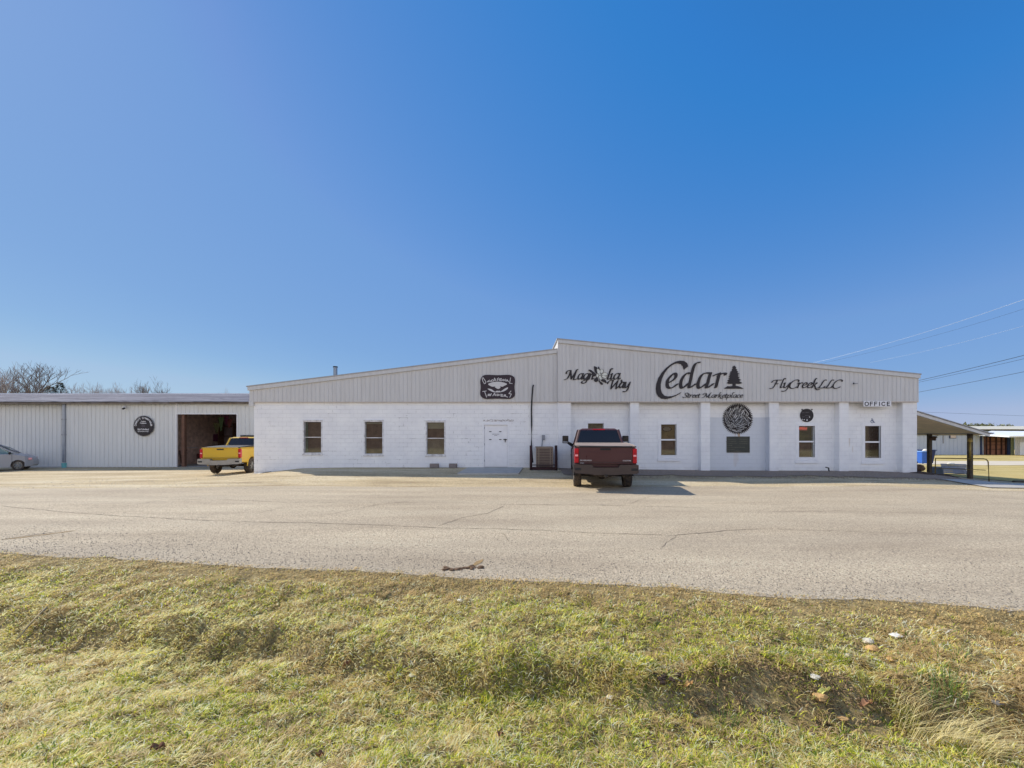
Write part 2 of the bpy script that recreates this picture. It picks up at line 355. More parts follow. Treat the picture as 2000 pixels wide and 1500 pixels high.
MAT = dict(
    block_l=m_block('painted_block_flaking', peel=.85), block_r=m_block('painted_block', patch=True, peel=.22),
    siding=m_sheet('grey_siding', srgb(206, 205, 204), srgb(178, 172, 166), .35),
    fascia=m_sheet('fascia_metal', srgb(205, 205, 205), srgb(150, 146, 142), .3),
    roof=m_sheet('roof_metal', srgb(170, 170, 172), srgb(140, 130, 122), .4, .8),
    shed=m_sheet('shed_siding', srgb(212, 214, 214), srgb(182, 180, 174), .3),
    shedroof=m_sheet('old_shed_roof', srgb(104, 104, 110), srgb(84, 76, 74), .7, .9),
    trim=mat('white_trim', srgb(236, 236, 238), .5, var=.04),
    woodtrim=mat('chipped_white_trim', srgb(228, 227, 228), .65, var=.05, dirt=srgb(120, 108, 98), df=.12, scale=9),
    shade=mat('window_shade', srgb(186, 168, 142), .8, var=.1), board=mat('brown_board', srgb(122, 92, 74), .8, var=.3, scale=3),
    board2=mat('dusty_board', srgb(160, 138, 116), .85, var=.25, scale=3), pleat=mat('pale_film', srgb(176, 160, 130), .8, var=.2),
    glass=m_glass('window_glass', .10), cglass=m_glass('tinted_glass', .01, (.34, .30, .34)),
    vglass=m_glass('green_car_glass', .1, (.45, .62, .55)),
    black=mat('black_paint', (.012, .012, .015), .5, var=.2), maroon=mat('dark_maroon_panel', srgb(48, 34, 44), .5, var=.12),
    letter=mat('black_lettering', srgb(34, 28, 34), .5, var=.15), rust=mat('rusty_dark', srgb(58, 34, 34), .7, var=.3),
    white=mat('sign_white', srgb(225, 225, 228), .5, var=.03), board_sign=mat('chalk_board', srgb(66, 68, 62), .7, var=.12),
    boardtxt=mat('faded_lettering', srgb(104, 100, 88), .8, var=.1), blue=mat('blue_mark', srgb(40, 62, 110), .5),
    conc=mat('concrete', srgb(176, 172, 164), .9, var=.1, scale=3, bump=.4), cinder=mat('cinder_block', srgb(136, 126, 122), .95, var=.15, scale=20, bump=.6),
    acm=mat('weathered_beige_metal', srgb(150, 134, 118), .6, var=.1), acg=mat('fin_dark', srgb(92, 74, 68), .7, var=.2, scale=14),
    elec=mat('grey_box', srgb(140, 142, 148), .5, var=.05), flue=mat('galvanised_flue', srgb(130, 140, 152), .35, .7, var=.1),
    steel=mat('galvanised', srgb(150, 156, 166), .4, .5, var=.1), teal=mat('teal_plastic', srgb(104, 176, 180), .5, var=.05),
    tyre=mat('rubber', srgb(46, 42, 42), .9, var=.25, scale=14, dirt=srgb(105, 92, 78), df=.25), rim=mat('alloy', srgb(150, 148, 144), .4, .6, var=.15),
    chassis=mat('undercarriage', srgb(42, 38, 36), .8, var=.3, scale=10, dirt=srgb(96, 84, 70), df=.2),
    red=mat('red_lens', srgb(190, 16, 36), .2, var=.1, spec=.6), pink=mat('clear_lens', srgb(240, 170, 172), .2, var=.05),
    chrome=mat('bright_letter', srgb(200, 198, 200), .3, .2), plastic=mat('black_plastic', srgb(30, 30, 33), .6, var=.2),
    truck=m_paint('dusty_dark_paint', srgb(66, 24, 32), srgb(120, 92, 86), .2, .35),
    cover=m_paint('dusty_tonneau', srgb(60, 54, 54), srgb(178, 160, 148), .85, .7),
    yellow=m_paint('yellow_paint', srgb(214, 172, 22), srgb(176, 152, 84), .3, .35),
    silver=m_paint('silver_grey_paint', srgb(164, 166, 172), srgb(150, 142, 132), .2, .3),
    post=mat('dark_wood', srgb(74, 64, 52), .85, var=.3, scale=8, bump=.4), ceil=mat('tan_ply', srgb(232, 208, 174), .8, var=.12, scale=2),
    beam=mat('grey_beam', srgb(142, 136, 136), .75, var=.12), railm=mat('mustard_rail', srgb(128, 108, 50), .5, var=.2),
    brass=mat('brass_tube', srgb(140, 118, 60), .4, .4, var=.2), binb=mat('blue_bin', srgb(54, 104, 196), .5, var=.06), bind=mat('navy_bin', srgb(30, 46, 92), .5),
    bench=mat('blue_grey_wood', srgb(112, 118, 132), .8, var=.2, scale=6), cushion=mat('white_cloth', srgb(222, 218, 206), .9, var=.04),
    mud=mat('dark_soil', srgb(72, 56, 46), .95, var=.35, scale=9, bump=.8), stone=mat('pale_stone', srgb(206, 198, 178), .9, var=.12, scale=20, bump=.5),
    ocher=mat('ochre_stone', srgb(196, 158, 104), .9, var=.15, scale=20, bump=.5), leaf=mat('dead_leaf', srgb(140, 102, 74), .8, var=.25, scale=30),
    gstone=mat('grey_pebble', srgb(132, 126, 118), .9, var=.35, scale=9, bump=.4), pink_gr=mat('pinkish_gravel', srgb(142, 126, 112), .9, var=.4, scale=30, bump=.6),
    stick=mat('dry_stick', srgb(176, 160, 124), .9, var=.2, scale=20), bark=mat('bare_bark', srgb(122, 110, 104), .9, var=.25, scale=2),
    barkp=mat('pale_twigs', srgb(176, 168, 166), .9, var=.2, scale=2), ever=mat('evergreen', srgb(58, 72, 56), .9, var=.3, scale=3),
    hedge=mat('far_foliage', srgb(112, 116, 84), .95, var=.3, scale=.5), tarmac=mat('tar_crack', srgb(118, 106, 90), .95, var=.2, scale=12),
    sandc=mat('sandy_crack', srgb(150, 124, 84), .95, var=.2, scale=12), wire=mat('wire', srgb(48, 62, 82), .6), wirel=mat('aluminium_wire', srgb(190, 200, 215), .4, .3),
    brickw=mat('brown_planks', srgb(132, 92, 74), .85, var=.3, scale=1.2), dkbrown=mat('dark_brown_frame', srgb(62, 38, 34), .8, var=.2),
    gpost=mat('pale_green_post', srgb(170, 176, 130), .7), navy=mat('dark_blue_trim', srgb(48, 62, 96), .6), groof=mat('blue_grey_roof', srgb(132, 146, 152), .6, var=.1, scale=.4),
    croof=mat('cream_roof', srgb(206, 200, 180), .6, var=.06, scale=.3), wroof=mat('white_roof', srgb(236, 238, 240), .5, var=.03, scale=.3),
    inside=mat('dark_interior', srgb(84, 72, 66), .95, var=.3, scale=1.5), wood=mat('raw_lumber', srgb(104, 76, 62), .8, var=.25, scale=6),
    magenta=mat('magenta_cloth', srgb(84, 34, 60), .9, var=.2), green=mat('green_cloth', srgb(66, 84, 54), .9, var=.2), bluec=mat('blue_cloth', srgb(50, 60, 120), .9, var=.2),
    redc=mat('red_box', srgb(92, 48, 46), .8, var=.2), tealc=mat('teal_box', srgb(40, 88, 98), .8, var=.2),
)
def emit(name, c, s):
    b = NB(name); e = b.n('Emission', i_Color=tuple(c) + (1,), i_Strength=s); b.t.links.new(e.outputs[0], b.out.inputs[0]); return b.m

# ================================================================ SETTING
def grid_mesh(name, X, Y, Z, mt):
    ny, nx = X.shape
    me = bpy.data.meshes.new(name)
    v = np.stack([X, Y, Z], -1).reshape(-1, 3)
    i = np.arange(ny * nx).reshape(ny, nx)
    f = np.stack([i[:-1, :-1], i[:-1, 1:], i[1:, 1:], i[1:, :-1]], -1).reshape(-1, 4)
    me.vertices.add(len(v)); me.vertices.foreach_set('co', v.ravel().astype(np.float32))
    me.loops.add(f.size); me.loops.foreach_set('vertex_index', f.ravel().astype(np.int32))
    me.polygons.add(len(f)); me.polygons.foreach_set('loop_start', np.arange(0, f.size, 4, dtype=np.int32))
    me.polygons.foreach_set('loop_total', np.full(len(f), 4, np.int32)); me.polygons.foreach_set('use_smooth', np.ones(len(f), bool))
    me.update(calc_edges=True); me.validate(); me.materials.append(mt)
    o = bpy.data.objects.new(name, me); COL.objects.link(o); return o
def axis(lo, hi, a, b, step, grow=1.18):
    v = list(np.arange(a, b + 1e-6, step)); s_ = step
    while v[-1] < hi: s_ *= grow; v.append(v[-1] + s_)
    s_ = step
    while v[0] > lo: s_ *= grow; v.insert(0, v[0] - s_)
    return np.array(v)
gx, gy = np.meshgrid(axis(-3000, 3000, -12, 12, .13), axis(-300, 3500, -.5, 7, .11))
gzv = g(gx, gy)
under = sstep(.25, .6, gy - (5.14 - .153 * gx)) * (gy < 32) * (np.abs(gx) < 90)
kind(grid_mesh('ground', gx, gy, gzv - .06 * under, m_ground()), 'structure')
def strip(name, xs, y0, y1, ny, dz, mt):
    xs = np.asarray(xs); t = np.linspace(0, 1, ny)[:, None]
    a = y0(xs)[None, :]; b = y1(xs)[None, :]; Y = a + (b - a) * t; X = np.repeat(xs[None, :], ny, 0)
    return kind(grid_mesh(name, X, Y, g(X, Y) + dz, mt), 'structure')
K = lambda c: (lambda x: np.asarray(x, float) * 0 + c)
gravel = m_gravel()
strip('gravel_lot', axis(-80, 80, -20, 22, .25), K(13.6), K(31.0), 70, -.012, gravel)
strip('road', axis(-80, 80, -14, 14, .12), lambda x: near_edge(x), far_edge, 60, .004, m_road())
strip('gravel_bed', np.arange(2.2, 21.0, .12), lambda x: 17.2 + (fbm(x, x*0, 1.5, 21) - .5) * .9 + (fbm(x, x*0, .4, 22) - .5) * .4 - .3 * sstep(14, 20, x), K(YW + .05), 16, .012, MAT['pink_gr'])
strip('lawn', np.arange(22.9, 110, 1.0), lambda x: 17.6 + (fbm(x, x*0, 2, 31) - .5) * .8, K(58), 40, .012, m_lawn())
strip('path', np.arange(18.2, 60, .5), lambda x: 15.2 + (fbm(x, x*0, 2, 33) - .5) * .1, lambda x: 17.0 + 0 * x, 6, .02, MAT['conc'])
strip('driveway', np.arange(30, 110, 1.0), lambda x: 33 + .02 * x, lambda x: 39.5 + .02 * x, 8, .03, mat('pale_drive', srgb(206, 194, 172), .9, var=.1, scale=.8))

# cracks in the asphalt, thin sealed lines wandering over the road
def crack(mb, pts, wd, seed):
    rnd = random.Random(seed); out = []
    for (a, b) in zip(pts[:-1], pts[1:]):
        n = max(2, int(math.dist(a, b) / .12))
        for i in range(n): out.append((a[0] + (b[0]-a[0]) * i / n, a[1] + (b[1]-a[1]) * i / n))
    out.append(pts[-1]); pv = []; x = y = 0
    for i, p in enumerate(out):
        x = x * .8 + rnd.uniform(-1, 1) * .025; y = y * .8 + rnd.uniform(-1, 1) * .02
        pv.append((p[0] + x, p[1] + y))
    vs = []; fs = []
    for i, p in enumerate(pv):
        q = pv[min(i+1, len(pv)-1)]; r_ = pv[max(i-1, 0)]; dx, dy = q[0]-r_[0], q[1]-r_[1]; l = math.hypot(dx, dy) or 1
        ww = wd * (.35 + .9 * rnd.random()) * (0 if i in (0, len(pv)-1) else 1)
        for sgn in (-1, 1):
            X, Y = p[0] - dy/l*ww*sgn, p[1] + dx/l*ww*sgn; vs.append((X, Y, gz(X, Y) + .0085))
    fs = [(2*i, 2*i+1, 2*i+3, 2*i+2) for i in range(len(pv)-1)]
    mb.add(vs, fs)
def rp(px, py, zr=-.18):
    Y = (CZ - zr) * F / (py - HY); return ((px - CX) / F * Y, Y)
mb = MB()
lines = [([(0,988),(40,993),(150,1003),(330,1014),(470,1019),(560,1021),(700,1024),(860,1031),(1050,1036),(1200,1043),(1320,1046),(1420,1036),(1500,1033)], .012),
         ([(330,976),(430,975),(560,982),(700,983),(900,982),(1000,986),(1150,987),(1300,990),(1400,993)], .012),
         ([(500,1003),(580,985)], .009), ([(640,1006),(740,985),(800,980)], .010), ([(860,1027),(900,1012),(950,1003),(980,989)], .013),
         ([(0,1054),(60,1046),(130,1037)], .022), ([(1320,1048),(1290,1075)], .006), ([(980,1040),(1000,1058),(1010,1062)], .007),
         ([(160,993),(240,991),(330,975)], .008), ([(1500,1033),(1700,1040),(1900,1046)], .008), ([(1230,984),(1260,972),(1300,965)], .008),
         ([(1500,1000),(1650,998),(1820,1004),(2000,1003)], .009)]
for i, (l, wd) in enumerate(lines): crack(mb, [rp(*p) for p in l], wd * .8, i)
kind(mb.build('road_cracks', MAT['tarmac']), 'structure')
mb = MB(); crack(mb, [rp(0, 1055), rp(70, 1047), rp(150, 1036)], .04, 90); crack(mb, [rp(905,1112), rp(925,1104), rp(940,1092)], .04, 91)
kind(mb.build('sandy_crack_fill', MAT['sandc']), 'structure')

# loose stones: road shoulder and the bed along the wall
def stones(name, n, xf, size, mt, seed, dz=.004):
    r = np.random.RandomState(seed); x, y = xf(r, n); z = g(x, y) + dz
    s_ = size[0] + (size[1] - size[0]) * r.rand(len(x)) ** 3
    base = np.array([[1,0,0],[0,1,0],[-1,0,0],[0,-1,0],[0,0,.8],[0,0,-.4]]) 
    ang = r.rand(len(x)) * 6.28; ca, sa = np.cos(ang), np.sin(ang)
    v = base[None] * (s_[:, None, None] * (.6 + .6 * r.rand(len(x), 6, 1)))
    vx = v[..., 0] * ca[:, None] - v[..., 1] * sa[:, None] + x[:, None]; vy = v[..., 0] * sa[:, None] + v[..., 1] * ca[:, None] + y[:, None]
    vv = np.stack([vx, vy, v[..., 2] + z[:, None] + s_[:, None] * .2], -1).reshape(-1, 3)
    f = np.array([[0,1,4],[1,2,4],[2,3,4],[3,0,4],[1,0,5],[2,1,5],[3,2,5],[0,3,5]])
    ff = (f[None] + np.arange(len(x))[:, None, None] * 6).reshape(-1, 3)
    me = bpy.data.meshes.new(name); me.vertices.add(len(vv)); me.vertices.foreach_set('co', vv.ravel().astype(np.float32))
    me.loops.add(ff.size); me.loops.foreach_set('vertex_index', ff.ravel().astype(np.int32))
    me.polygons.add(len(ff)); me.polygons.foreach_set('loop_start', np.arange(0, ff.size, 3, dtype=np.int32)); me.polygons.foreach_set('loop_total', np.full(len(ff), 3, np.int32))
    me.update(calc_edges=True); me.materials.append(mt); o = bpy.data.objects.new(name, me); COL.objects.link(o)
    o['kind'] = 'stuff'; return o
def shoulder(r, n):
    x = r.uniform(-10, 9, n); d = r.exponential(.8, n); k = d < 4.5; x = x[k]; d = d[k]; return x, near_edge(x) + d - .1
def bed(r, n):
    x = r.uniform(2.5, 20.5, n); y = r.uniform(16.5, YW - .02, n); return x, y
def lot(r, n):
    x = r.uniform(-20, 18, n); y = r.uniform(13.8, 18.9, n); return x, y
stones('loose_road_gravel', 26000, shoulder, (.003, .011), MAT['gstone'], 1)['label'] = 'loose grey and white gravel along the near road edge'
stones('bed_gravel', 12000, bed, (.008, .028), MAT['pink_gr'], 2)['label'] = 'pinkish gravel bed in the shade under the wall'
stones('lot_gravel', 7000, lot, (.006, .02), MAT['stone'], 3)['label'] = 'scattered small pale stones on the tan gravel lot'

# ---- grass on the verge
def grass(name, n, ylo, yhi, wscale, seed, label):
    r = np.random.RandomState(seed)
    y = ylo + (yhi - ylo) * r.rand(n) ** 1.15; x = (r.rand(n) * 2 - 1) * (y * 1.36 + 1.2)
    ne = near_edge(x); d = ne - y
    keep = (d > -.03 + .07 * r.randn(n))
    bare = sstep(.52, .66, fbm(x, y, 1.1, 41)); edge = 1 - sstep(.1, .85, d + .35 * (fbm(x, y, .5, 77) - .5))
    bareR = sstep(.35, .95, 1.25 - ((x - 2.25) / 1.25) ** 2 - ((y - 3.2) / .45) ** 2 + (fbm(x, y, .35, 47) - .5) * 1.5)
    dryR = sstep(3.0, 4.0, x + .5 * (fbm(x, y, .6, 48) - .5) * 2) * sstep(2.0, 2.6, y)
    keep &= r.rand(n) > np.clip(.30 * bare + .10 * edge + .66 * bareR + .25 * dryR, 0, .93)
    x, y, d, edge, bareR, dryR = x[keep], y[keep], d[keep], edge[keep], bareR[keep], dryR[keep]; n = len(x)
    # tussocks: every blade belongs to the nearest centre of a jittered grid and leans away from it
    cs = .115; hsh = lambda a, b, k: np.modf(np.abs(np.sin(a * 12.9898 + b * 78.233 + k * 37.7) * 43758.5453))[0]
    ci, cj = np.floor(x / cs), np.floor(y / cs); best = np.full(n, 9.0); bx_, by_, bi, bj = x * 0, x * 0, x * 0, x * 0
    for a in (-1, 0, 1):
        for b in (-1, 0, 1):
            qx, qy = (ci + a + hsh(ci + a, cj + b, 1)) * cs, (cj + b + hsh(ci + a, cj + b, 2)) * cs
            dd = np.hypot(x - qx, y - qy) / (.7 + .7 * hsh(ci + a, cj + b, 5)); m_ = dd < best
            best = np.where(m_, dd, best); bx_ = np.where(m_, qx, bx_); by_ = np.where(m_, qy, by_); bi = np.where(m_, ci + a, bi); bj = np.where(m_, cj + b, bj)
    rim = np.clip(best / (cs * .62), 0, 1)
    k2 = r.rand(n) > .50 * rim ** 3
    x, y, d, edge, bareR, dryR, bx_, by_, bi, bj, rim = [q_[k2] for q_ in (x, y, d, edge, bareR, dryR, bx_, by_, bi, bj, rim)]; n = len(x)
    h1, h2, h3 = hsh(bi, bj, 3), hsh(bi, bj, 4), hsh(bi, bj, 6)
    clump = fbm(x, y, .35, 43, 2); gr = fbm(x, y, 1.2, 45, 3)
    L = (.026 + .050 * r.rand(n)) * (.55 + .8 * clump) * (.7 + .6 * h3) * (1 - .5 * edge)
    green = sstep(.34, .70, gr + .55 * (h1 - .5) + .05 * r.randn(n))
    isg = r.rand(n) < (.12 + .52 * green) * (1 - .85 * edge) * (1 - .75 * dryR)
    L = L * np.where(isg, .85, 1.25)
    out_ = np.arctan2(y - by_, x - bx_); lay = fbm(x, y, .5, 51, 2) * 9.0
    az = np.where(r.rand(n) < .55, out_ + .8 * r.randn(n), np.where(r.rand(n) < .5, lay + .5 * r.randn(n), .45 + .8 * r.randn(n)))
    tilt = np.where(isg, .5 + .8 * r.rand(n), .95 + .6 * r.rand(n))
    dx, dy = np.cos(az), np.sin(az)
    W = (.0015 + .0020 * r.rand(n)) * wscale * (1 + .18 * np.maximum(0, y - 2.5))
    z0 = g(x, y) - .004 + .030 * (.4 + h2) * (1 - rim ** 2) * (1 - .6 * edge)
    pts = []
    for t, wd in ((0, 1.0), (.5, .85), (1.0, .06)):
        ben = tilt * (.55 + .6 * t)
        px_ = x + dx * L * t * np.sin(ben); py_ = y + dy * L * t * np.sin(ben); pz_ = z0 + L * t * np.cos(ben) + .006 * (r.rand(n))
        tw = az + 1.57 + .5 * r.randn(n) * t
        pts += [np.stack([px_ - np.cos(tw) * W * wd, py_ - np.sin(tw) * W * wd, pz_], -1), np.stack([px_ + np.cos(tw) * W * wd, py_ + np.sin(tw) * W * wd, pz_], -1)]
    v = np.stack(pts, 1).reshape(-1, 3)
    f = np.array([[0,1,3,2],[2,3,5,4]]); ff = (f[None] + np.arange(n)[:, None, None] * 6).reshape(-1, 4)
    me = bpy.data.meshes.new(name); me.vertices.add(len(v)); me.vertices.foreach_set('co', v.ravel().astype(np.float32))
    me.loops.add(ff.size); me.loops.foreach_set('vertex_index', ff.ravel().astype(np.int32))
    me.polygons.add(len(ff)); me.polygons.foreach_set('loop_start', np.arange(0, ff.size, 4, dtype=np.int32)); me.polygons.foreach_set('loop_total', np.full(len(ff), 4, np.int32))
    me.update(calc_edges=True)
    straw = np.array([srgb(240, 228, 172), srgb(230, 208, 138), srgb(248, 240, 204), srgb(214, 194, 148), srgb(190, 168, 132), srgb(204, 182, 138)])
    grn = np.array([srgb(164, 174, 44), srgb(192, 196, 66), srgb(128, 148, 44), srgb(212, 210, 92), srgb(104, 128, 60)])
    warm = fbm(x, y, 1.0, 57, 2)
    si = np.clip((r.rand(n) * 3.2 + h2 * 3.0 + (warm - .5) * 3 - .7 + 2.6 * edge + 1.2 * dryR + 1.4 * bareR).astype(int), 0, 5); gi = np.clip((r.rand(n) * 2.5 + h3 * 2.6).astype(int), 0, 4)
    c = np.where(isg[:, None], grn[gi], straw[si]) * ((.80 + .66 * r.rand(n)) * (.88 + .32 * h1))[:, None] * np.array([1.03, 1.0, .84])
    c = np.minimum(c, .93)
    a = me.color_attributes.new('tone', 'FLOAT_COLOR', 'POINT')
    cc = np.concatenate([np.repeat(c, 6, 0), np.ones((n * 6, 1))], 1); a.data.foreach_set('color', cc.ravel().astype(np.float32))
    me.materials.append(m_gr); o = bpy.data.objects.new(name, me); COL.objects.link(o); o['kind'] = 'stuff'; o['label'] = label; return o
def hollow(r, n):
    x = 2.2 + r.randn(n) * .75; y = 3.15 + r.randn(n) * .26; return x, y
stones('soil_crumbs', 9000, hollow, (.003, .016), mat('soil_crumb', srgb(134, 112, 84), .95, var=.45, scale=14, bump=.6), 9)['label'] = 'brown soil crumbs and thatch in the bare hollow at right'
m_gr = m_grass()
grass('grass', 250000, 1.5, 3.6, 1.0, 7, 'matted dry and green grass of the near verge')
grass('ditch_grass', 300000, 3.3, 7.4, 1.1, 8, 'short patchy grass on the bank below the road edge')

def tuft(x, y, n, h, seed, label, cols, spread=.06, lean=(0, 0), wd=.0022, group='taller grass tufts in the ditch'):
    r = random.Random(seed); mbv = MB()
    for i in range(n):
        a = r.random() * 6.28; q = r.random() ** .5 * spread; bx, by = x + math.cos(a) * q, y + math.sin(a) * q; bz = gz(bx, by)
        L = h * r.uniform(.45, 1); tl = r.uniform(.05, .55); ox, oy = math.cos(a) * tl + lean[0], math.sin(a) * tl + lean[1]
        t = r.random() * 3.1; wx, wy = math.cos(t) * wd, math.sin(t) * wd; vs = []
        for k, ww in ((0, 1), (.5, .8), (1, .1)):
            X, Y, Z = bx + ox * L * k * k * 1.1, by + oy * L * k * k * 1.1, bz + L * k * (1 - .35 * k * (abs(lean[0]) + abs(lean[1]) + tl * .5))
            vs += [(X - wx*ww, Y - wy*ww, Z), (X + wx*ww, Y + wy*ww, Z)]
        mbv.add(vs, [(0,1,3,2),(2,3,5,4)])
    return tag(mbv.build('grass_tuft', cols), label, 'grass tuft', group)
def m_blade(name, c1, c2):
    b = NB(name); col = b.ramp(b.noise(40, 2), [(.35, c1), (.65, c2)])
    d = b.n('BsdfDiffuse', i_Color=col); t = b.n('BsdfTranslucent', i_Color=col); mx = b.n('MixShader', i_0=.35)
    b.t.links.new(d.outputs[0], mx.inputs[1]); b.t.links.new(t.outputs[0], mx.inputs[2]); b.t.links.new(mx.outputs[0], b.out.inputs[0]); return b.m
GB = m_blade('green_blades', srgb(84, 118, 66), srgb(124, 150, 84)); SB = m_blade('straw_blades', srgb(206, 190, 132), srgb(232, 220, 170)); YB = m_blade('olive_blades', srgb(140, 146, 70), srgb(186, 178, 100))
def vp(px, py):       # point on the verge seen at a pixel of the photograph
    Y = 4.0
    for _ in range(30): Y = Y * .6 + .4 * (CZ - gz((px - CX) / F * Y, Y)) * F / (py - HY)
    return ((px - CX) / F * Y, Y)
for i, (px, py, n, h, m_, lb, ln) in enumerate([
    (1850,1345,90,.17,GB,'upright dark green grass tuft at right above the straw patch',(0,0)), (1820,1372,36,.14,GB,'small green tuft just below the tallest green tuft at right',(0,0)),
    (1420,1415,60,.13,GB,'thin green tuft beside the bare brown patch',(0,0)), (1395,1432,40,.12,YB,'olive tuft in front of the bare brown patch',(0,0)),
    (1790,1435,150,.34,SB,'long straw stalks fanning to the right edge of the verge',(.75,-.12)), (1885,1465,130,.36,SB,'second fan of long straw stalks, nearer the lower right corner',(.8,-.1)),
    (1780,1425,80,.16,YB,'yellow green tuft at the root of the long straw stalks',(-.1,0)), (1690,1345,70,.12,YB,'olive tuft beside the yellow scrap in the ditch',(0,0)),
    (1640,1290,60,.12,GB,'green tuft left of the two stacked pale stones',(0,0)), (1570,1250,60,.11,YB,'low olive tuft near the road on the right',(0,0)),
    (1870,1285,60,.13,GB,'green tuft right of the white stone near the road',(0,0)), (1950,1240,50,.11,YB,'olive tuft close to the road at the right edge',(.2,0)),
    (1140,1180,60,.08,YB,'flat olive tuft just below the road edge in the middle',(0,0)), (760,1395,60,.08,GB,'green tuft in the near grass left of centre',(0,0)),
    (1250,1370,70,.09,GB,'bright green tuft left of the ditch hole',(0,0)), (430,1320,60,.08,GB,'green tuft in the near grass at left',(0,0)), (110,1395,60,.08,YB,'olive tuft at the lower left',(.3,.05))]):
    x, y = vp(px, py); tuft(x, y, n, h, 100 + i, lb, m_, .04 + n * .0007, ln)

def rock(px, py, r, mt, seed, label, cat, name='stone', flat=.5, group='pale stones and scraps in the ditch'):
    x, y = vp(px, py); z = gz(x, y)
    tag(MB().blob((x, y, z + r * .35 + .012), (r * 1.3, r, r * flat), seed, 9, 6, .22).build(name, mt, smooth=False), label, cat, group)
rock(1697, 1257, .042, MAT['stone'], 1, 'pale cream stone resting on an ochre one in the ditch', 'stone')
rock(1703, 1271, .045, MAT['ocher'], 2, 'ochre stone just under the pale cream one', 'stone')
rock(1750, 1246, .040, MAT['cushion'], 3, 'white flat stone nearest the road on the right', 'stone', flat=.35)
rock(1657, 1285, .03, MAT['stone'], 4, 'small pale stone left of the ochre stone', 'stone')
rock(1740, 1292, .03, MAT['ocher'], 5, 'small ochre stone below the white flat stone', 'stone')
rock(1592, 1327, .03, MAT['stone'], 6, 'small whitish stone above the yellow scrap', 'stone')
rock(1602, 1367, .045, MAT['ocher'], 7, 'wide ochre stone at the left of the bare patch litter', 'stone')
rock(1512, 1280, .035, MAT['gstone'], 8, 'grey stone at the left part of the ditch litter', 'stone')
rock(1947, 1378, .03, MAT['gstone'], 9, 'grey bluish stone among straw near the right edge', 'stone')
rock(1645, 1408, .035, MAT['ocher'], 10, 'wide tan stone on the bare ground below the litter', 'stone', flat=.25)
rock(898, 1176, .025, MAT['cushion'], 11, 'white pebble in the grass below the dirt clods', 'stone')
rock(805, 1323, .025, MAT['cushion'], 12, 'white pebble right of the brown leaf in the grass', 'stone')
rock(780, 1322, .02, MAT['stone'], 13, 'tiny pale pebble beside the white one', 'stone')
rock(1192, 1366, .025, MAT['stone'], 14, 'small pale stone left of the ditch hole', 'stone')
def scrap(px, py, L, wd, mt, ang, label, cat, name, seed=0, group=None):
    x, y = vp(px, py); r = random.Random(seed); vs = []; n = 6
    for k in range(n + 1):
        t = k / n - .5; ww = wd * math.sin(math.pi * (k + .35) / (n + .7)); X = x + math.cos(ang) * L * t; Y = y + math.sin(ang) * L * t
        z = gz(X, Y) + .035 + .012 * math.sin(k * 1.7 + seed)
        vs += [(X + math.sin(ang) * ww, Y - math.cos(ang) * ww, z + .01), (X, Y, z - .006), (X - math.sin(ang) * ww, Y + math.cos(ang) * ww, z + .014)]
    fs = [(3*k+j, 3*k+j+1, 3*k+3+j+1, 3*k+3+j) for k in range(n) for j in (0, 1)]
    o = MB().add(vs, fs).build(name, mt); so = o.modifiers.new('s', 'SOLIDIFY'); so.thickness = .002
    tag(o, label, cat, group)
scrap(1605, 1362, .19, .02, mat('yellow_scrap', srgb(204, 200, 120), .8), .35, 'crumpled yellow green scrap lying in the ditch', 'litter', 'paper_scrap', 2)
scrap(1692, 1382, .11, .025, MAT['leaf'], .1, 'orange brown dead leaf in the ditch right of the yellow scrap', 'leaf', 'dead_leaf', 3, 'dead leaves on the verge')
scrap(977, 1442, .06, .022, MAT['leaf'], 1.2, 'brown leaf in the near grass, lower centre', 'leaf', 'dead_leaf', 4, 'dead leaves on the verge')
scrap(678, 1303, .07, .022, MAT['leaf'], .2, 'brown leaf at the ditch line left of centre', 'leaf', 'dead_leaf', 5, 'dead leaves on the verge')
scrap(308, 1472, .07, .022, MAT['leaf'], .5, 'brown leaf in the near grass at lower left', 'leaf', 'dead_leaf', 6, 'dead leaves on the verge')
scrap(625, 1485, .05, .02, MAT['leaf'], .9, 'dark curled leaf near the bottom edge', 'leaf', 'dead_leaf', 7, 'dead leaves on the verge')
scrap(16, 1345, .10, .02, MAT['leaf'], .7, 'dark leaf at the left edge of the grass', 'leaf', 'dead_leaf', 8, 'dead leaves on the verge')
scrap(1345, 1345, .08, .02, MAT['ocher'], .2, 'curled tan leaf right of the ditch hole', 'leaf', 'dead_leaf', 9, 'dead leaves on the verge')
a = vp(28, 1262); c = vp(60, 1230); b_ = vp(92, 1198)
tag(MB().tube([(a[0], a[1], gz(*a) + .04), (c[0], c[1], gz(*c) + .07), (b_[0], b_[1], gz(*b_) + .07)], [.004, .011, .013], 6).build('stick', MAT['stick'], smooth=True), 'long pale dry stick lying in the grass at left', 'stick')
mb = MB(); r0 = random.Random(5)
for i in range(44):
    px = 868 + 72 * r0.random(); py = 1113 + (px - 868) * -.05 + r0.gauss(0, 1.8); x, y = rp(px, py); q = r0.uniform(.006, .028)
    mb.blob((x, y, gz(x, y) + q * .5), (q * 1.5, q, q * .6), i, 6, 4, .3)
kind(mb.build('dirt_clods', mat('dry_clod', srgb(116, 92, 70), .95, var=.3, scale=9, bump=.6)), 'stuff')['label'] = 'row of dark dirt clods on the near road edge'
x, y = vp(1300, 1318); mb = MB()  # dark clods stand in for the hole in the ditch
for i in range(26):
    q = r0.uniform(.006, .022); mb.blob((x + r0.gauss(0, .07), y + r0.gauss(0, .05), gz(x, y) + .01), (q * 1.4, q, q * .8), i, 6, 4, .3)
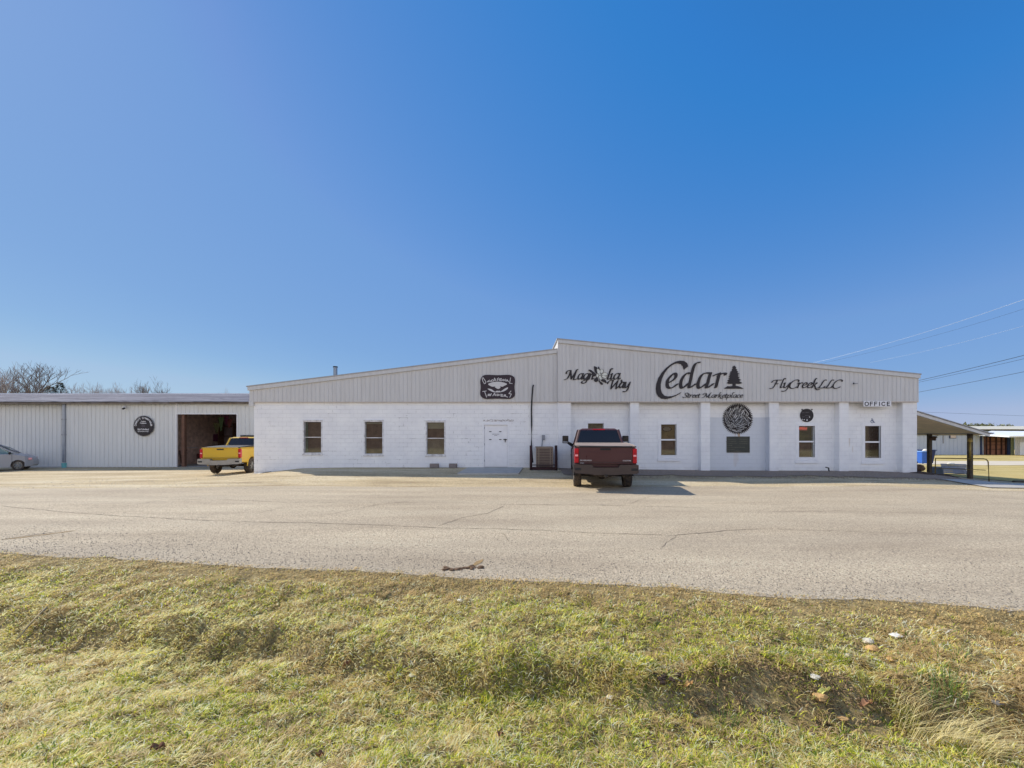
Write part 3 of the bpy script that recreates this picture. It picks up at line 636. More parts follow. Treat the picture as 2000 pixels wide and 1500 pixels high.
kind(mb.build('soil_clods', MAT['mud']), 'stuff')['label'] = 'dark soil clods standing in for the hole in the ditch right of centre'

# ================================================================ STORE BUILDING
YB_ = 52.0; YR = 18.95      # back wall, pilaster face
store = thing('store_building', 'long white painted block building with grey metal gables of unequal height', 'building', (3.5, YW + 14, 0))
XL = PX(495, YW); XM = PX(1089, YW); XR = PX(1791, YR); ZS = PZ(784.5, YW)
XLe = PX(488, YW); YGR = 18.89; XRe = PX(1794, YGR)
zl = lambda x: PZ(755, YW) + (PZ(682, YW) - PZ(755, YW)) * (x - XLe) / (XM - XLe)
zr = lambda x: PZ(662, YGR) + (PZ(731, YGR) - PZ(662, YGR)) * (x - XM) / (XRe - XM)
def wall(mbv, x0, x1, z0, z1, Y, th, holes):
    xs = sorted({x0, x1} | {h[0] for h in holes} | {h[1] for h in holes}); zs = sorted({z0, z1} | {h[2] for h in holes} | {h[3] for h in holes})
    for a, b in zip(xs[:-1], xs[1:]):
        for c, d in zip(zs[:-1], zs[1:]):
            mx, mz = (a + b) / 2, (c + d) / 2
            if any(h[0] < mx < h[1] and h[2] < mz < h[3] for h in holes): continue
            mbv.add([(a,Y,c),(b,Y,c),(b,Y,d),(a,Y,d)], [(0,1,2,3)]); mbv.add([(a,Y+th,c),(b,Y+th,c),(b,Y+th,d),(a,Y+th,d)], [(3,2,1,0)])
    for a, b, c, d in holes:
        q = [(a,c),(b,c),(b,d),(a,d)]
        for i in range(4):
            p, r_ = q[i], q[(i+1) % 4]; mbv.add([(p[0],Y,p[1]),(r_[0],Y,r_[1]),(r_[0],Y+th,r_[1]),(p[0],Y+th,p[1])], [(3,2,1,0)])
wins_l = [(594, 627.5, 824, 884), (713, 747, 824, 886), (833.5, 868, 825, 887)]
wins_r = [(1148, 1179, 827, 886), (1291, 1321, 829, 889), (1560, 1591, 832, 893), (1689, 1720, 832, 894.5)]
YL = YW + .04; YRW = YW + .15
def pxr(w_, Y): return (PX(w_[0], Y), PX(w_[1], Y), PZ(w_[3], Y), PZ(w_[2], Y))
door_r = (PX(943.5, YL), PX(993, YL), -.05, PZ(828, YL))
mb = MB(); wall(mb, XL, XM, -.45, ZS + .05, YL, .2, [pxr(w_, YL) for w_ in wins_l] + [door_r])
mb.add([(XL, YL, -.45), (XL, YB_, -.9), (XL, YB_, ZS), (XL, YL, ZS)], [(0,1,2,3)]); mb.build('left_block_wall', MAT['block_l'], store)
mb = MB(); wall(mb, XM, XR, -.45, ZS + .05, YRW, .2, [pxr(w_, YRW) for w_ in wins_r])
mb.add([(XR, YRW, -.45), (XR, YB_, -.9), (XR, YB_, ZS), (XR, YRW, ZS)], [(3,2,1,0)]); mb.build('right_block_wall', MAT['block_r'], store)
for a, b in ((1089.5, 1115), (1231, 1248), (1369, 1387), (1502.5, 1521), (1639.5, 1657.5), (1763, 1791)):
    MB().box(PX(a, YR), PX(b, YR), YR, YRW + .01, -.35, ZS - .012).build('pilaster', MAT['block_r'], store)
# corrugated gables
def ribbed(mbv, x0, x1, Y, zb, zt, pitch=.2, dep=.022, rw=.03):
    n = max(1, round((x1 - x0) / pitch)); p = (x1 - x0) / n; prof = []
    for i in range(n):
        a = x0 + i * p; prof += [(a, 0), (a + p - rw * 2, 0), (a + p - rw * 1.5, -dep), (a + p - rw * .5, -dep)]
    prof.append((x1, 0)); vs = []; 
    for x, d in prof: vs += [(x, Y + d, zb(x)), (x, Y + d, zt(x))]
    mbv.add(vs, [(2*i, 2*i+2, 2*i+3, 2*i+1) for i in range(len(prof) - 1)])
K1 = lambda c: (lambda x: c)
mb = MB(); Yl = YW - .03; ribbed(mb, XLe, XM - .01, Yl, K1(ZS), lambda x: zl(x) - .05)
mb.box(XLe - .02, XL + .03, Yl - .02, YW + .1, PZ(793, YW), ZS); mb.build('left_gable_siding', MAT['siding'], store)
Yr = YR - .06; mb = MB(); ribbed(mb, XM, XRe, Yr, K1(ZS), lambda x: zr(x) - .05, .2)
mb.box(XM - .015, XM + .03, Yr - .03, YW + .1, ZS, zr(XM) - .03); mb.build('right_gable_siding', MAT['siding'], store)
mb = MB().box(XLe, XM - .02, Yl - .01, Yl + .035, ZS - .05, ZS - .002); mb.box(XM, XRe, Yr - .01, Yr + .12, ZS - .05, ZS - .002); mb.build('drip_trim', mat('seam_trim', srgb(196, 186, 176), .6, var=.06), store)
def rake(x0, x1, zf, Y, nm):
    a, b = zf(x0), zf(x1)
    mbv = MB().prism([(x0, a - .19), (x1, b - .19), (x1, b), (x0, a)], 'y', Y - .05, Y + .02)
    return mbv.build(nm, MAT['fascia'], store, bevel=.01)
rake(XLe - .05, XM - .02, zl, Yl - .02, 'rake_fascia'); rake(XM - .02, XRe + .03, zr, Yr - .02, 'rake_fascia')
mb = MB().prism([(XLe - .1, zl(XLe) - .03), (XM, zl(XM) - .03), (XM, zl(XM) + .02), (XLe - .1, zl(XLe) + .02)], 'y', Yl - .09, YB_); mb.build('left_roof', MAT['roof'], store)
mb = MB().prism([(XM - .06, zr(XM) - .03), (XRe + .06, zr(XRe) - .03), (XRe + .06, zr(XRe) + .02), (XM - .06, zr(XM) + .02)], 'y', Yr - .09, YB_); mb.build('right_roof', MAT['roof'], store)
mb = MB().prism([(XRe - .03, ZS), (XRe, ZS), (XRe, zr(XRe) - .04), (XRe - .03, zr(XRe) - .04)], 'y', Yr + .03, YB_)
mb.prism([(XM, ZS), (XM + .03, ZS), (XM + .03, zr(XM) - .04), (XM, zr(XM) - .04)], 'y', Yr + .03, YB_)
mb.prism([(XLe, ZS), (XLe + .03, ZS), (XLe + .03, zl(XLe) - .04), (XLe, zl(XLe) - .04)], 'y', Yl + .03, YB_)
mb.prism([(XL, -1), (XR, -1), (XR, zr(XR) - .1), (XM + .05, zr(XM) - .1), (XM, zl(XM) - .1), (XL, zl(XL) - .1)], 'y', YB_ - .1, YB_ - .05)
mb.build('end_walls', MAT['siding'], store)
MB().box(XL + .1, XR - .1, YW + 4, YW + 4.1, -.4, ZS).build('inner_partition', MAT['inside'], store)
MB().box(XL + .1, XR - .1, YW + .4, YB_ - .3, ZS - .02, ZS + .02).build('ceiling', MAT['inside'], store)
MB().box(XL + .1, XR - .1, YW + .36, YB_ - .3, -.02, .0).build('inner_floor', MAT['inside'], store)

def window(w_, Y, style, back, shade=None, extra=None):
    x0, x1, z0, z1 = pxr(w_, Y); px = 1 / 40.8
    fr = MB(); t = .05 if style == 'new' else .045
    fw = .14 if style == 'new' else .05
    T = MAT['trim'] if style == 'new' else MAT['woodtrim']
    yo = Y - .025
    for a, b, c, d in ((x0 - fw, x0, z0 - fw, z1 + fw), (x1, x1 + fw, z0 - fw, z1 + fw)): fr.box(a, b, yo, Y + .1, c, d)
    fr.box(x0 + .002, x1 - .002, yo + .003, Y + .1, z1, z1 + fw - .003); fr.box(x0 + .002, x1 - .002, yo + .003, Y + .1, z0 - fw + .003, z0)
    o = fr.build('window', T, store, bevel=.006)
    zm = PZ((w_[2] + w_[3]) / 2 - (0 if style == 'new' else 0), Y); hb = .035 if style == 'new' else .018
    sb = MB().box(x0 + .003, x1 - .003, Y + .03, Y + .07, zm - hb, zm + hb)
    s_ = .02
    for a, b, c, d in ((x0 + .003, x0 + s_, z0 + .003, zm - hb), (x1 - s_, x1 - .003, z0 + .003, zm - hb), (x0 + .003, x0 + s_, zm + hb, z1 - .003), (x1 - s_, x1 - .003, zm + hb, z1 - .003)): sb.box(a, b, Y + .032, Y + .068, c, d)
    sb.build('sash', MAT['trim'] if style == 'new' else MAT['woodtrim'], o)
    MB().box(x0 + .005, x1 - .005, Y + .05, Y + .054, z0 + .004, z1 - .004).build('pane', MAT['glass'], o)
    if style == 'new':
        MB().box(x0 - fw - .03, x1 + fw + .03, Y - .05, Y - .002, z0 - fw - .15, z0 - fw - .01).build('sill', T, o, bevel=.01)
    else:
        MB().box(x0 - fw - .03, x1 + fw + .03, Y - .045, Y + .0, z0 - fw - .07, z0 - fw - .01).build('sill', T, o, bevel=.008)
        MB().box(x0 - fw - .02, x1 + fw + .02, Y - .04, Y + .0, z1 + fw + .004, z1 + fw + .045).build('head_trim', T, o, bevel=.006)
    MB().box(x0 - .1, x1 + .1, Y + .21, Y + .23, z0 - .1, (zm if shade else z1 + .1)).build('curtain', MAT[back], o)
    if shade: MB().box(x0 - .1, x1 + .1, Y + .205, Y + .225, zm + .003, z1 + .1).build('shade', MAT[shade], o)
    return o
o = window(wins_l[0], YL, 'old', 'board', 'board'); w0 = pxr(wins_l[0], YL)
MB().box(w0[0] + .02, w0[0] + .12, YL + .12, YL + .14, w0[2], w0[3]).build('side_board', mat('green_board', srgb(96, 112, 96), .8), o)
o = window(wins_l[1], YL, 'old', 'board', 'board'); w0 = pxr(wins_l[1], YL)
MB().box(w0[0] + .02, w0[1] - .02, YL + .12, YL + .14, w0[3] - .1, w0[3] - .01).build('top_strip', MAT['shade'], o)
o = window(wins_l[2], YL, 'old', 'board2', 'board'); w0 = pxr(wins_l[2], YL)
MB().box(w0[0] + .03, w0[1] - .02, YL + .12, YL + .14, w0[3] - .3, w0[3] - .01).build('roller_shade', MAT['shade'], o)
ups = [mat('upper_reflection_a', srgb(150, 134, 96), .8, var=.5, scale=3), mat('upper_reflection_b', srgb(148, 118, 70), .8, var=.35, scale=2.5), mat('upper_reflection_c', srgb(112, 108, 66), .8, var=.5, scale=2), mat('upper_reflection_d', srgb(140, 122, 84), .8, var=.6, scale=1.8)]  # reflections in the upper panes, painted onto the panels behind the glass
for w_, u_ in zip(wins_r, ups):
    wobj = window(w_, YRW, 'new', 'board', 'board')
    for c_ in wobj.children:
        if c_.name.startswith('shade'): c_.data.materials[0] = u_  # on these windows the shade part carries the painted reflection
# door
x0, x1, z0, z1 = door_r; z0 = PZ(912, YL)
d = MB().box(x0 + .06, x1 - .06, YL + .03, YL + .08, z0, z1 - .06).build('door', MAT['trim'], store, bevel=.008)
fr = MB().box(x0 - .03, x0 + .055, YL - .02, YL + .12, z0 - .1, z1 + .03); fr.box(x1 - .055, x1 + .03, YL - .02, YL + .12, z0 - .1, z1 + .03); fr.box(x0 + .056, x1 - .056, YL - .018, YL + .12, z1 - .055, z1 + .027)
fr.build('door_frame', MAT['trim'], d, bevel=.006)
for px, py in ((957.5, 843), (977, 843), (957.5, 858.5), (977, 858.5)):
    MB().box(PX(px - 2.2, YW), PX(px + 2.2, YW), YL + .022, YL + .032, PZ(py + .8, YW), PZ(py - .8, YW)).build('slot', MAT['black'], d)
mb = MB().box(PX(983, YW), PX(994, YW), YL - .01, YL + .03, PZ(858.8, YW), PZ(857.6, YW)); mb.box(PX(986, YW), PX(987.5, YW), YL + .005, YL + .035, PZ(864, YW), PZ(857, YW)); mb.box(PX(984, YW), PX(989, YW), YL, YL + .035, PZ(859.5, YW), PZ(857.6, YW))
mb.build('hasp', MAT['plastic'], d)
for k in range(3):
    zz = z0 + .25 + k * .78; MB().box(x0 + .045, x0 + .075, YL + .01, YL + .035, zz, zz + .1).build('hinge', MAT['elec'], d)
MB().tube([(PX(656, YW), 25, PZ(740, 25)), (PX(656, YW), 25, PZ(738, 25)+.0)], .01, 6)
fx = PX(655, 24)
flue = thing('stovepipe', 'short galvanised stovepipe standing on the left roof slope', 'stovepipe', (fx, 24, zl(fx)))
MB().lathe((fx, 24, zl(fx) - .1), (0, 0, 1), [(.115, 0), (.115, PZ(716, 24) - zl(fx) + .1)], 18).build('pipe', MAT['flue'], flue, smooth=True)
MB().lathe((fx, 24, PZ(717, 24)), (0, 0, 1), [(.10, -.02), (.135, -.02), (.135, .04), (.0, .04)], 18).build('cap', MAT['plastic'], flue)
MB().lathe((fx, 24, zl(fx) + .02), (0, 0, 1), [(.2, 0), (.13, .08), (.115, .1)], 18).build('flashing', MAT['plastic'], flue)

# ================================================================ LETTERING
def poly_sd(X, Y, pts):
    """signed distance (negative inside) to a closed polygon"""
    d = np.full(X.shape, 1e9); ins = np.zeros(X.shape, bool); n = len(pts)
    for i in range(n):
        ax, ay = pts[i]; bx, by = pts[(i + 1) % n]; ex, ey = bx - ax, by - ay
        t = np.clip(((X - ax) * ex + (Y - ay) * ey) / (ex * ex + ey * ey + 1e-9), 0, 1)
        d = np.minimum(d, np.hypot(X - ax - t * ex, Y - ay - t * ey))
        c = ((ay > Y) != (by > Y)) & (X < (bx - ax) * (Y - ay) / ((by - ay) if by != ay else 1e-9) + ax); ins ^= c
    return np.where(ins, -d, d)
def stroke_sd(X, Y, pts, nib):
    """nib = (long radius, short radius, angle in degrees from x, y down picture space)"""
    a, b, th = nib; c, s_ = math.cos(R(th)), math.sin(R(th)); k = a / b
    tx = lambda x, y: (x * c - y * s_); ty = lambda x, y: (x * s_ + y * c) * k
    U, V = tx(X, Y), ty(X, Y); d = np.full(X.shape, 1e9)
    for (p, q) in zip(pts[:-1], pts[1:]):
        ax, ay, bx, by = tx(*p), ty(*p), tx(*q), ty(*q); ex, ey = bx - ax, by - ay
        t = np.clip(((U - ax) * ex + (V - ay) * ey) / (ex * ex + ey * ey + 1e-9), 0, 1)
        d = np.minimum(d, np.hypot(U - ax - t * ex, V - ay - t * ey))
    return (d - a) / k * 1.0
def spline(pts, n=6, closed=False):
    if len(pts) < 3: return list(pts)
    P_ = ([pts[-1]] + list(pts) + [pts[0], pts[1]]) if closed else ([pts[0]] + list(pts) + [pts[-1]]); o = []
    for i in range(len(P_) - 3):
        p0, p1, p2, p3 = P_[i:i+4]
        for k in range(n):
            t = k / n
            o.append(tuple(.5 * (2*p1[j] + (p2[j]-p0[j])*t + (2*p0[j]-5*p1[j]+4*p2[j]-p3[j])*t*t + (3*p1[j]-p0[j]-3*p2[j]+p3[j])*t**3) for j in (0, 1)))
    if not closed: o.append(tuple(pts[-1]))
    return o
def field_part(name, fn, box, res, Yp, thick, mt, parent, YS=None):
    """cut a plate out of photograph-plane coordinates (px) lying at depth YS; front face at Yp"""
    YS = YS or Yp; x0, x1, y0, y1 = box; xs = np.arange(x0, x1 + res, res); ys = np.arange(y0, y1 + res, res)
    X, Y = np.meshgrid(xs, ys); D = fn(X, Y); vs = []; fs = []; vi = {}
    def V(x, y, back):
        k = (round(x, 4), round(y, 4), back)
        if k not in vi: vi[k] = len(vs); vs.append((PX(x, YS), Yp + (thick if back else 0), PZ(y, YS)))
        return vi[k]
    ins = D < 0; ny, nx = D.shape
    for j in range(ny - 1):
        i = 0
        while i < nx - 1:
            q = (ins[j, i], ins[j, i+1], ins[j+1, i+1], ins[j+1, i])
            if not any(q): i += 1; continue
            if all(q):
                e = i
                while e + 1 < nx - 1 and ins[j, e+2] and ins[j+1, e+2]: e += 1
                fs.append((V(xs[i], ys[j+1], 0), V(xs[e+1], ys[j+1], 0), V(xs[e+1], ys[j], 0), V(xs[i], ys[j], 0)))
                i = e + 1; continue
            cs = [(xs[i], ys[j], D[j, i]), (xs[i+1], ys[j], D[j, i+1]), (xs[i+1], ys[j+1], D[j+1, i+1]), (xs[i], ys[j+1], D[j+1, i])]
            pl = []
            for k in range(4):
                a, b = cs[k], cs[(k+1) % 4]
                if a[2] < 0: pl.append((a[0], a[1], 0))
                if (a[2] < 0) != (b[2] < 0):
                    t = a[2] / (a[2] - b[2]); pl.append((a[0] + (b[0]-a[0])*t, a[1] + (b[1]-a[1])*t, 1))
            if len(pl) >= 3:
                fs.append(tuple(V(p[0], p[1], 0) for p in reversed(pl)))
                for k in range(len(pl)):
                    a, b = pl[k], pl[(k+1) % len(pl)]
                    if a[2] and b[2]: fs.append((V(a[0], a[1], 0), V(b[0], b[1], 0), V(b[0], b[1], 1), V(a[0], a[1], 1)))
            i += 1
    m = MB(); m.v = vs; m.f = [tuple(f) for f in fs if len(set(f)) >= 3]
    return m.build(name, mt, parent)

# chancery italic skeletons: x-height 100, y up, sheared afterwards; (advance, strokes)
G = {
 'a': (92, [[(70,92),(48,100),(22,88),(6,52),(10,14),(28,2),(50,22),(72,62)], [(78,100),(71,50),(70,12),(80,2),(96,20)]]),
 'd': (92, [[(70,92),(48,100),(22,88),(6,52),(10,14),(28,2),(50,22),(72,62)], [(98,178),(86,168),(76,120),(71,50),(70,12),(80,2),(96,20)]]),
 'e': (72, [[(12,46),(40,56),(60,76),(52,98),(36,100),(14,76),(6,40),(16,8),(36,1),(64,24)]]),
 'g': (88, [[(70,92),(48,100),(22,88),(6,52),(10,14),(28,2),(50,22),(72,62)], [(80,100),(74,40),(64,-30),(36,-62),(2,-62),(-14,-44),(4,-26),(40,-10),(64,4)]]),
 'n': (92, [[(-4,82),(10,98),(14,50),(8,0)], [(12,50),(34,88),(54,100),(62,84),(56,16),(64,2),(84,20)]]),
 'l': (40, [[(40,172),(28,180),(16,168),(8,90),(4,14),(14,2),(34,18)]]),
 'i': (40, [[(-4,82),(10,98),(8,50),(6,12),(14,2),(34,18)]]),
 'r': (66, [[(-4,82),(10,98),(12,50),(6,0)], [(12,56),(32,88),(48,100),(62,90)]]),
 't': (48, [[(16,136),(10,60),(8,14),(18,2),(40,20)], [(-6,97),(42,97)]]),
 'k': (84, [[(32,172),(22,180),(14,150),(8,60),(2,0)], [(10,42),(32,62),(52,84),(50,98),(34,90)], [(18,58),(44,18),(66,-24),(92,-38),(112,-28)]]),
 'p': (88, [[(-4,82),(10,98),(8,40),(-4,-66)], [(10,50),(34,90),(56,98),(70,70),(60,22),(36,0),(12,12)]]),
 'c': (66, [[(58,84),(46,100),(24,90),(6,54),(10,12),(30,1),(58,22)]]),
 'y': (88, [[(-4,82),(10,98),(10,50),(12,12),(28,2),(50,26),(70,70)], [(82,100),(74,30),(60,-36),(32,-66),(-4,-62)]]),
 'M': (165, [[(-34,96),(-38,122),(-16,148),(24,152)], [(26,150),(18,70),(-4,14),(-44,-4)], [(26,150),(64,4)], [(64,4),(122,156)], [(138,168),(122,158),(112,90),(104,2),(132,2),(148,10)]]),
 'W': (150, [[(-30,90),(-28,122),(0,146),(26,146)], [(26,146),(24,70),(28,0)], [(28,0),(86,140)], [(86,140),(84,70),(90,0)], [(90,0),(136,90),(128,150)]]),
 'F': (122, [[(-18,104),(-10,130),(14,146),(50,148),(112,150)], [(52,148),(40,70),(24,8),(4,-12),(-22,-12)], [(34,76),(76,78)]]),
 'C': (112, [[(112,122),(104,148),(72,154),(30,128),(2,66),(12,8),(48,-12),(92,6),(104,20)]]),
 'L': (104, [[(92,146),(70,152),(52,120),(36,50),(14,4),(-4,0)], [(-4,0),(50,-2),(82,2),(96,32)]]),
 'S': (100, [[(96,128),(84,156),(50,162),(22,142),(24,108),(52,82),(76,54),(68,14),(34,-6),(2,0),(-12,28)]]),
 ' ': (46, []),
}
def chancery(text, x0, x1, base, xh, shear=.20, track=1.0, keep=None):
    """strokes in px coordinates; text fitted between x0 and x1"""
    adv = 0; st = []
    for ch in text:
        a, ss = G[ch]
        for s_ in ss: st.append([(p[0] + adv + p[1] * shear, p[1]) for p in spline(s_, 5)])
        adv += a * track
    k = (x1 - x0) / (adv - 10); sy = xh / 100
    return [[(x0 + p[0] * k, base - p[1] * sy) for p in s_] for s_ in st]
def strokes_field(sts, nib):
    bb = [(min(p[0] for p in s_) - nib[0]*1.5, max(p[0] for p in s_) + nib[0]*1.5, min(p[1] for p in s_) - nib[0]*1.5, max(p[1] for p in s_) + nib[0]*1.5) for s_ in sts]
    def fn(X, Y):
        D = np.full(X.shape, 9.0)
        for s_, b in zip(sts, bb):
            ix = (X[0] >= b[0]) & (X[0] <= b[1]); iy = (Y[:, 0] >= b[2]) & (Y[:, 0] <= b[3])
            if not ix.any() or not iy.any(): continue
            sl = np.ix_(iy, ix); D[sl] = np.minimum(D[sl], stroke_sd(X[sl], Y[sl], s_, nib))
        return D
    return fn, (min(b[0] for b in bb), max(b[1] for b in bb), min(b[2] for b in bb), max(b[3] for b in bb))
YSG = Yr - .03      # sign faces stand just proud of the ribs
def lettering(name, sts, nib, parent, mt=None, res=.28, Yp=None, thick=.018):
    fn, bx = strokes_field(sts, nib); return field_part(name, fn, bx, res, Yp or (YSG - .01), thick, mt or MAT['letter'], parent)
tr = lambda pts, x0, y0, k: [(x0 + p[0] / k, y0 + p[1] / k) for p in pts]

# --- Magnolia Way
mag = thing('lettered_sign', 'black cut letter sign reading Magnolia Way with a flower for the o', 'sign', (PX(1166, YSG), YSG, PZ(766, YSG)))
lettering('magn_letters', chancery('Magn', 1108, 1159, 741, 11.6), (1.75, .6, 18), mag, res=.22)
lettering('lia_letters', chancery('lia', 1186, 1209, 741, 11.8), (1.75, .6, 18), mag, res=.22)
st = chancery('W', 1189, 1211, 759.5, 11.6) + chancery('ay', 1208.5, 1228, 757.5, 11.4)
lettering('way_letters', st, (1.75, .6, 18), mag, res=.22)
q = lambda pts: tr(pts, 1090, 700, 13.333)
leaves = [[(790,300),(850,298),(920,345),(985,400),(960,410),(890,390),(840,350)], [(935,210),(985,215),(1025,250),(1010,330),(1010,395),(970,360),(945,300)],
          [(1060,210),(1095,300),(1065,280),(1035,262)], [(898,465),(940,415),(985,400),(985,450),(940,468)], [(960,520),(1010,488),(1040,530),(1035,595),(965,612),(938,560)],
          [(1060,540),(1100,600),(1160,640),(1155,690),(1100,660),(1065,600)], [(1110,562),(1180,535),(1240,565),(1265,640),(1190,615)]]
petals = [[(1010,285),(1055,272),(1098,330),(1085,400),(1030,385)], [(1098,305),(1145,275),(1183,320),(1165,370),(1112,392)], [(1135,430),(1205,370),(1275,385),(1280,435),(1200,452)],
          [(1125,450),(1220,455),(1262,490),(1240,520),(1170,500)], [(1060,480),(1100,440),(1140,510),(1130,552),(1090,552)], [(1000,430),(1030,398),(1062,430),(1040,485),(1000,472)], [(1065,400),(1090,392),(1112,420),(1092,442),(1064,432)]]
def fl_dark(X, Y):
    D = np.full(X.shape, 9.0)
    for l in leaves: D = np.minimum(D, poly_sd(X, Y, spline(q(l), 4, True)))
    for l in petals: D = np.minimum(D, np.abs(poly_sd(X, Y, spline(q(l), 4, True))) - .17)
    for l in petals: D = np.maximum(D, -(poly_sd(X, Y, spline(q(l), 4, True)) + .17))
    return D
field_part('magnolia_flower', fl_dark, (1147, 1187, 713, 754), .2, YSG - .014, .02, MAT['letter'], mag)
def fl_white(X, Y):
    D = np.full(X.shape, 9.0)
    for l in petals: D = np.minimum(D, poly_sd(X, Y, spline(q(l), 4, True)))
    return D
field_part('flower_petals', fl_white, (1160, 1188, 713, 744), .3, YSG - .004, .008, mat('petal_white', srgb(214, 216, 208), .5, var=.03), mag)

# --- Cedar Street Marketplace
ced = thing('lettered_sign', 'large black sign reading Cedar Street Marketplace with a pine tree', 'sign', (PX(1366, YSG), YSG, PZ(780, YSG)))
K2 = 10.526; qc = lambda pts: tr(pts, 1270, 695, K2)
Cpoly = [(695,285),(738,250),(780,215),(765,155),(700,106),(620,97),(520,118),(430,168),(330,245),(240,342),(170,450),(130,570),(118,680),(130,770),(170,840),(235,880),(320,890),(430,866),(540,818),(620,768),(648,738),
         (600,768),(540,798),(450,826),(360,834),(290,815),(240,760),(218,680),(218,580),(245,460),(300,350),(360,270),(430,205),(500,165),(570,152),(630,170),(672,215)]
cl = qc(Cpoly)
field_part('initial_letter', lambda X, Y: poly_sd(X, Y, cl), (1279, 1346, 702, 781), .3, YSG - .012, .03, MAT['letter'], ced)
cs = [[(388,548),(470,500),(525,440),(530,380),(500,358),(445,395),(372,480),(350,570),(365,640),(415,664),(480,640),(555,582)],
      [(815,362),(770,352),(720,385),(662,460),(632,545),(632,630),(655,662),(705,635),(790,560)], [(1015,135),(975,140),(925,170),(888,250),(850,400),(815,560),(800,640),(818,652),(860,630),(930,580)],
      [(1240,352),(1150,352),(1075,382),(1018,465),(988,560),(988,635),(1012,662),(1062,638),(1160,565)], [(1245,352),(1215,440),(1175,580),(1160,645),(1180,652),(1230,625),(1295,575)],
      [(1315,402),(1370,378),(1425,360)], [(1428,355),(1395,480),(1348,650)], [(1400,415),(1455,375),(1510,358),(1552,365),(1545,390)]]
lettering('edar_letters', [spline(qc(s_), 6) for s_ in cs], (3.3, 1.0, 20), ced, res=.28, Yp=YSG - .012, thick=.03)
lettering('street_letters', chancery('Street', 1334.5, 1366.5, 776.5, 5.6), (.74, .36, 18), ced, res=.16)
lettering('marketplace_letters', chancery('Marketplace', 1375, 1450, 776.5, 5.6), (.74, .36, 18), ced, res=.16)
tp = [(1730,200)]
L_ = [(1690,235),(1705,250),(1675,290),(1695,292),(1645,335),(1668,342),(1632,380),(1655,385),(1615,425),(1650,430),(1610,468),(1650,470),(1580,512),(1620,520),(1570,560),(1620,575),(1695,575),(1700,615),(1640,628),(1590,622),(1555,648),(1522,675)]
R_ = [(1772,238),(1755,255),(1795,288),(1772,296),(1815,330),(1785,345),(1842,370),(1800,385),(1820,408),(1795,418),(1840,440),(1810,465),(1875,495),(1825,515),(1898,560),(1840,576),(1760,575),(1758,612),(1820,628),(1860,640),(1925,675)]
tpoly = qc(tp + R_ + list(reversed(L_)))
field_part('pine_emblem', lambda X, Y: poly_sd(X, Y, tpoly), (1413, 1455, 713, 760), .22, YSG - .012, .03, MAT['letter'], ced)

# --- Fly Creek LLC
fly = thing('lettered_sign', 'thin black script sign reading FlyCreekLLC', 'sign', (PX(1572, YSG), YSG, PZ(762, YSG)))
lettering('script_letters', chancery('FlyCreekLLC', 1507, 1640, 757.5, 10.2, shear=.22), (1.35, .58, 18), fly, res=.22)

# --- Occasional Traders plate
YO = Yl - .05; occ = thing('wall_sign', 'dark maroon wavy plate reading Occasional Traders with two hands', 'sign', (PX(972, YO), YO, PZ(779, YO)))
qo = lambda pts: tr(pts, 900, 700, 12.5)
plate = spline(qo([(500,470),(560,415),(660,400),(900,408),(1140,400),(1240,415),(1310,470),(1325,560),(1308,700),(1325,840),(1310,920),(1240,975),(1140,988),(900,980),(660,988),(560,975),(490,920),(472,840),(488,700),(475,560)]), 4, True)
field_part('plate', lambda X, Y: poly_sd(X, Y, plate), (936, 1008, 731, 780), .4, YO, .03, MAT['maroon'], occ)
top = [(530,475),(545,470),(612,570),(606,605),(575,618),(540,560),(522,490)]
lt = [top, [(700,530),(645,572),(705,565)], [(775,515),(720,560),(785,555)], [(795,555),(825,480),(860,545)], [(805,535),(850,530)], [(925,475),(885,505),(915,520),(890,545)], [(945,495),(945,545)], [(970,545),(965,500),(985,490),(1020,530),(990,548),(970,545)],
      [(1040,550),(1045,510),(1085,550),(1090,505)], [(1105,560),(1130,515),(1165,570)], [(1115,548),(1150,550)], [(1215,475),(1190,605),(1255,615)],
      [(535,808),(620,795)], [(580,805),(630,945)], [(665,915),(668,875),(705,872),(700,893),(672,897),(715,915)], [(725,910),(745,860)], [(745,860),(720,885)], [(780,915),(825,845),(855,912)], [(795,892),(850,892)], [(880,870),(885,912),(940,900),(935,880),(880,870)],
      [(1020,880),(975,875),(980,925),(1030,928)], [(978,900),(1020,902)], [(1055,930),(1055,890),(1095,890),(1095,908),(1062,912),(1145,945)], [(1225,795),(1175,860),(1235,870),(1195,950)]]
def o_w(X, Y):
    D = strokes_field([qo(s_) for s_ in lt], (.62, .60, 0))[0](X, Y)
    eye = np.maximum(np.hypot((X - 972.6), (Y - 765.5) * 1.0) - 24.0, 0)
    up = poly_sd(X, Y, spline(qo([(665,632),(740,590),(830,572),(900,568),(980,575),(1070,595),(1130,628),(1060,670),(1010,690),(955,682),(970,708),(930,742),(890,740),(830,700),(845,682),(760,688)]), 3, True))
    dn = poly_sd(X, Y, spline(qo([(655,738),(740,750),(800,790),(845,812),(870,790),(885,800),(905,785),(925,800),(945,785),(960,805),(985,800),(1060,745),(1150,705),(1140,745),(1060,800),(960,825),(880,828),(790,822),(700,778)]), 3, True))
    return np.minimum(D, np.minimum(up, dn))
field_part('cut_out_letters', o_w, (936, 1008, 731, 780), .2, YO - .006, .012, mat('plate_white', srgb(208, 206, 206), .5, var=.03), occ)

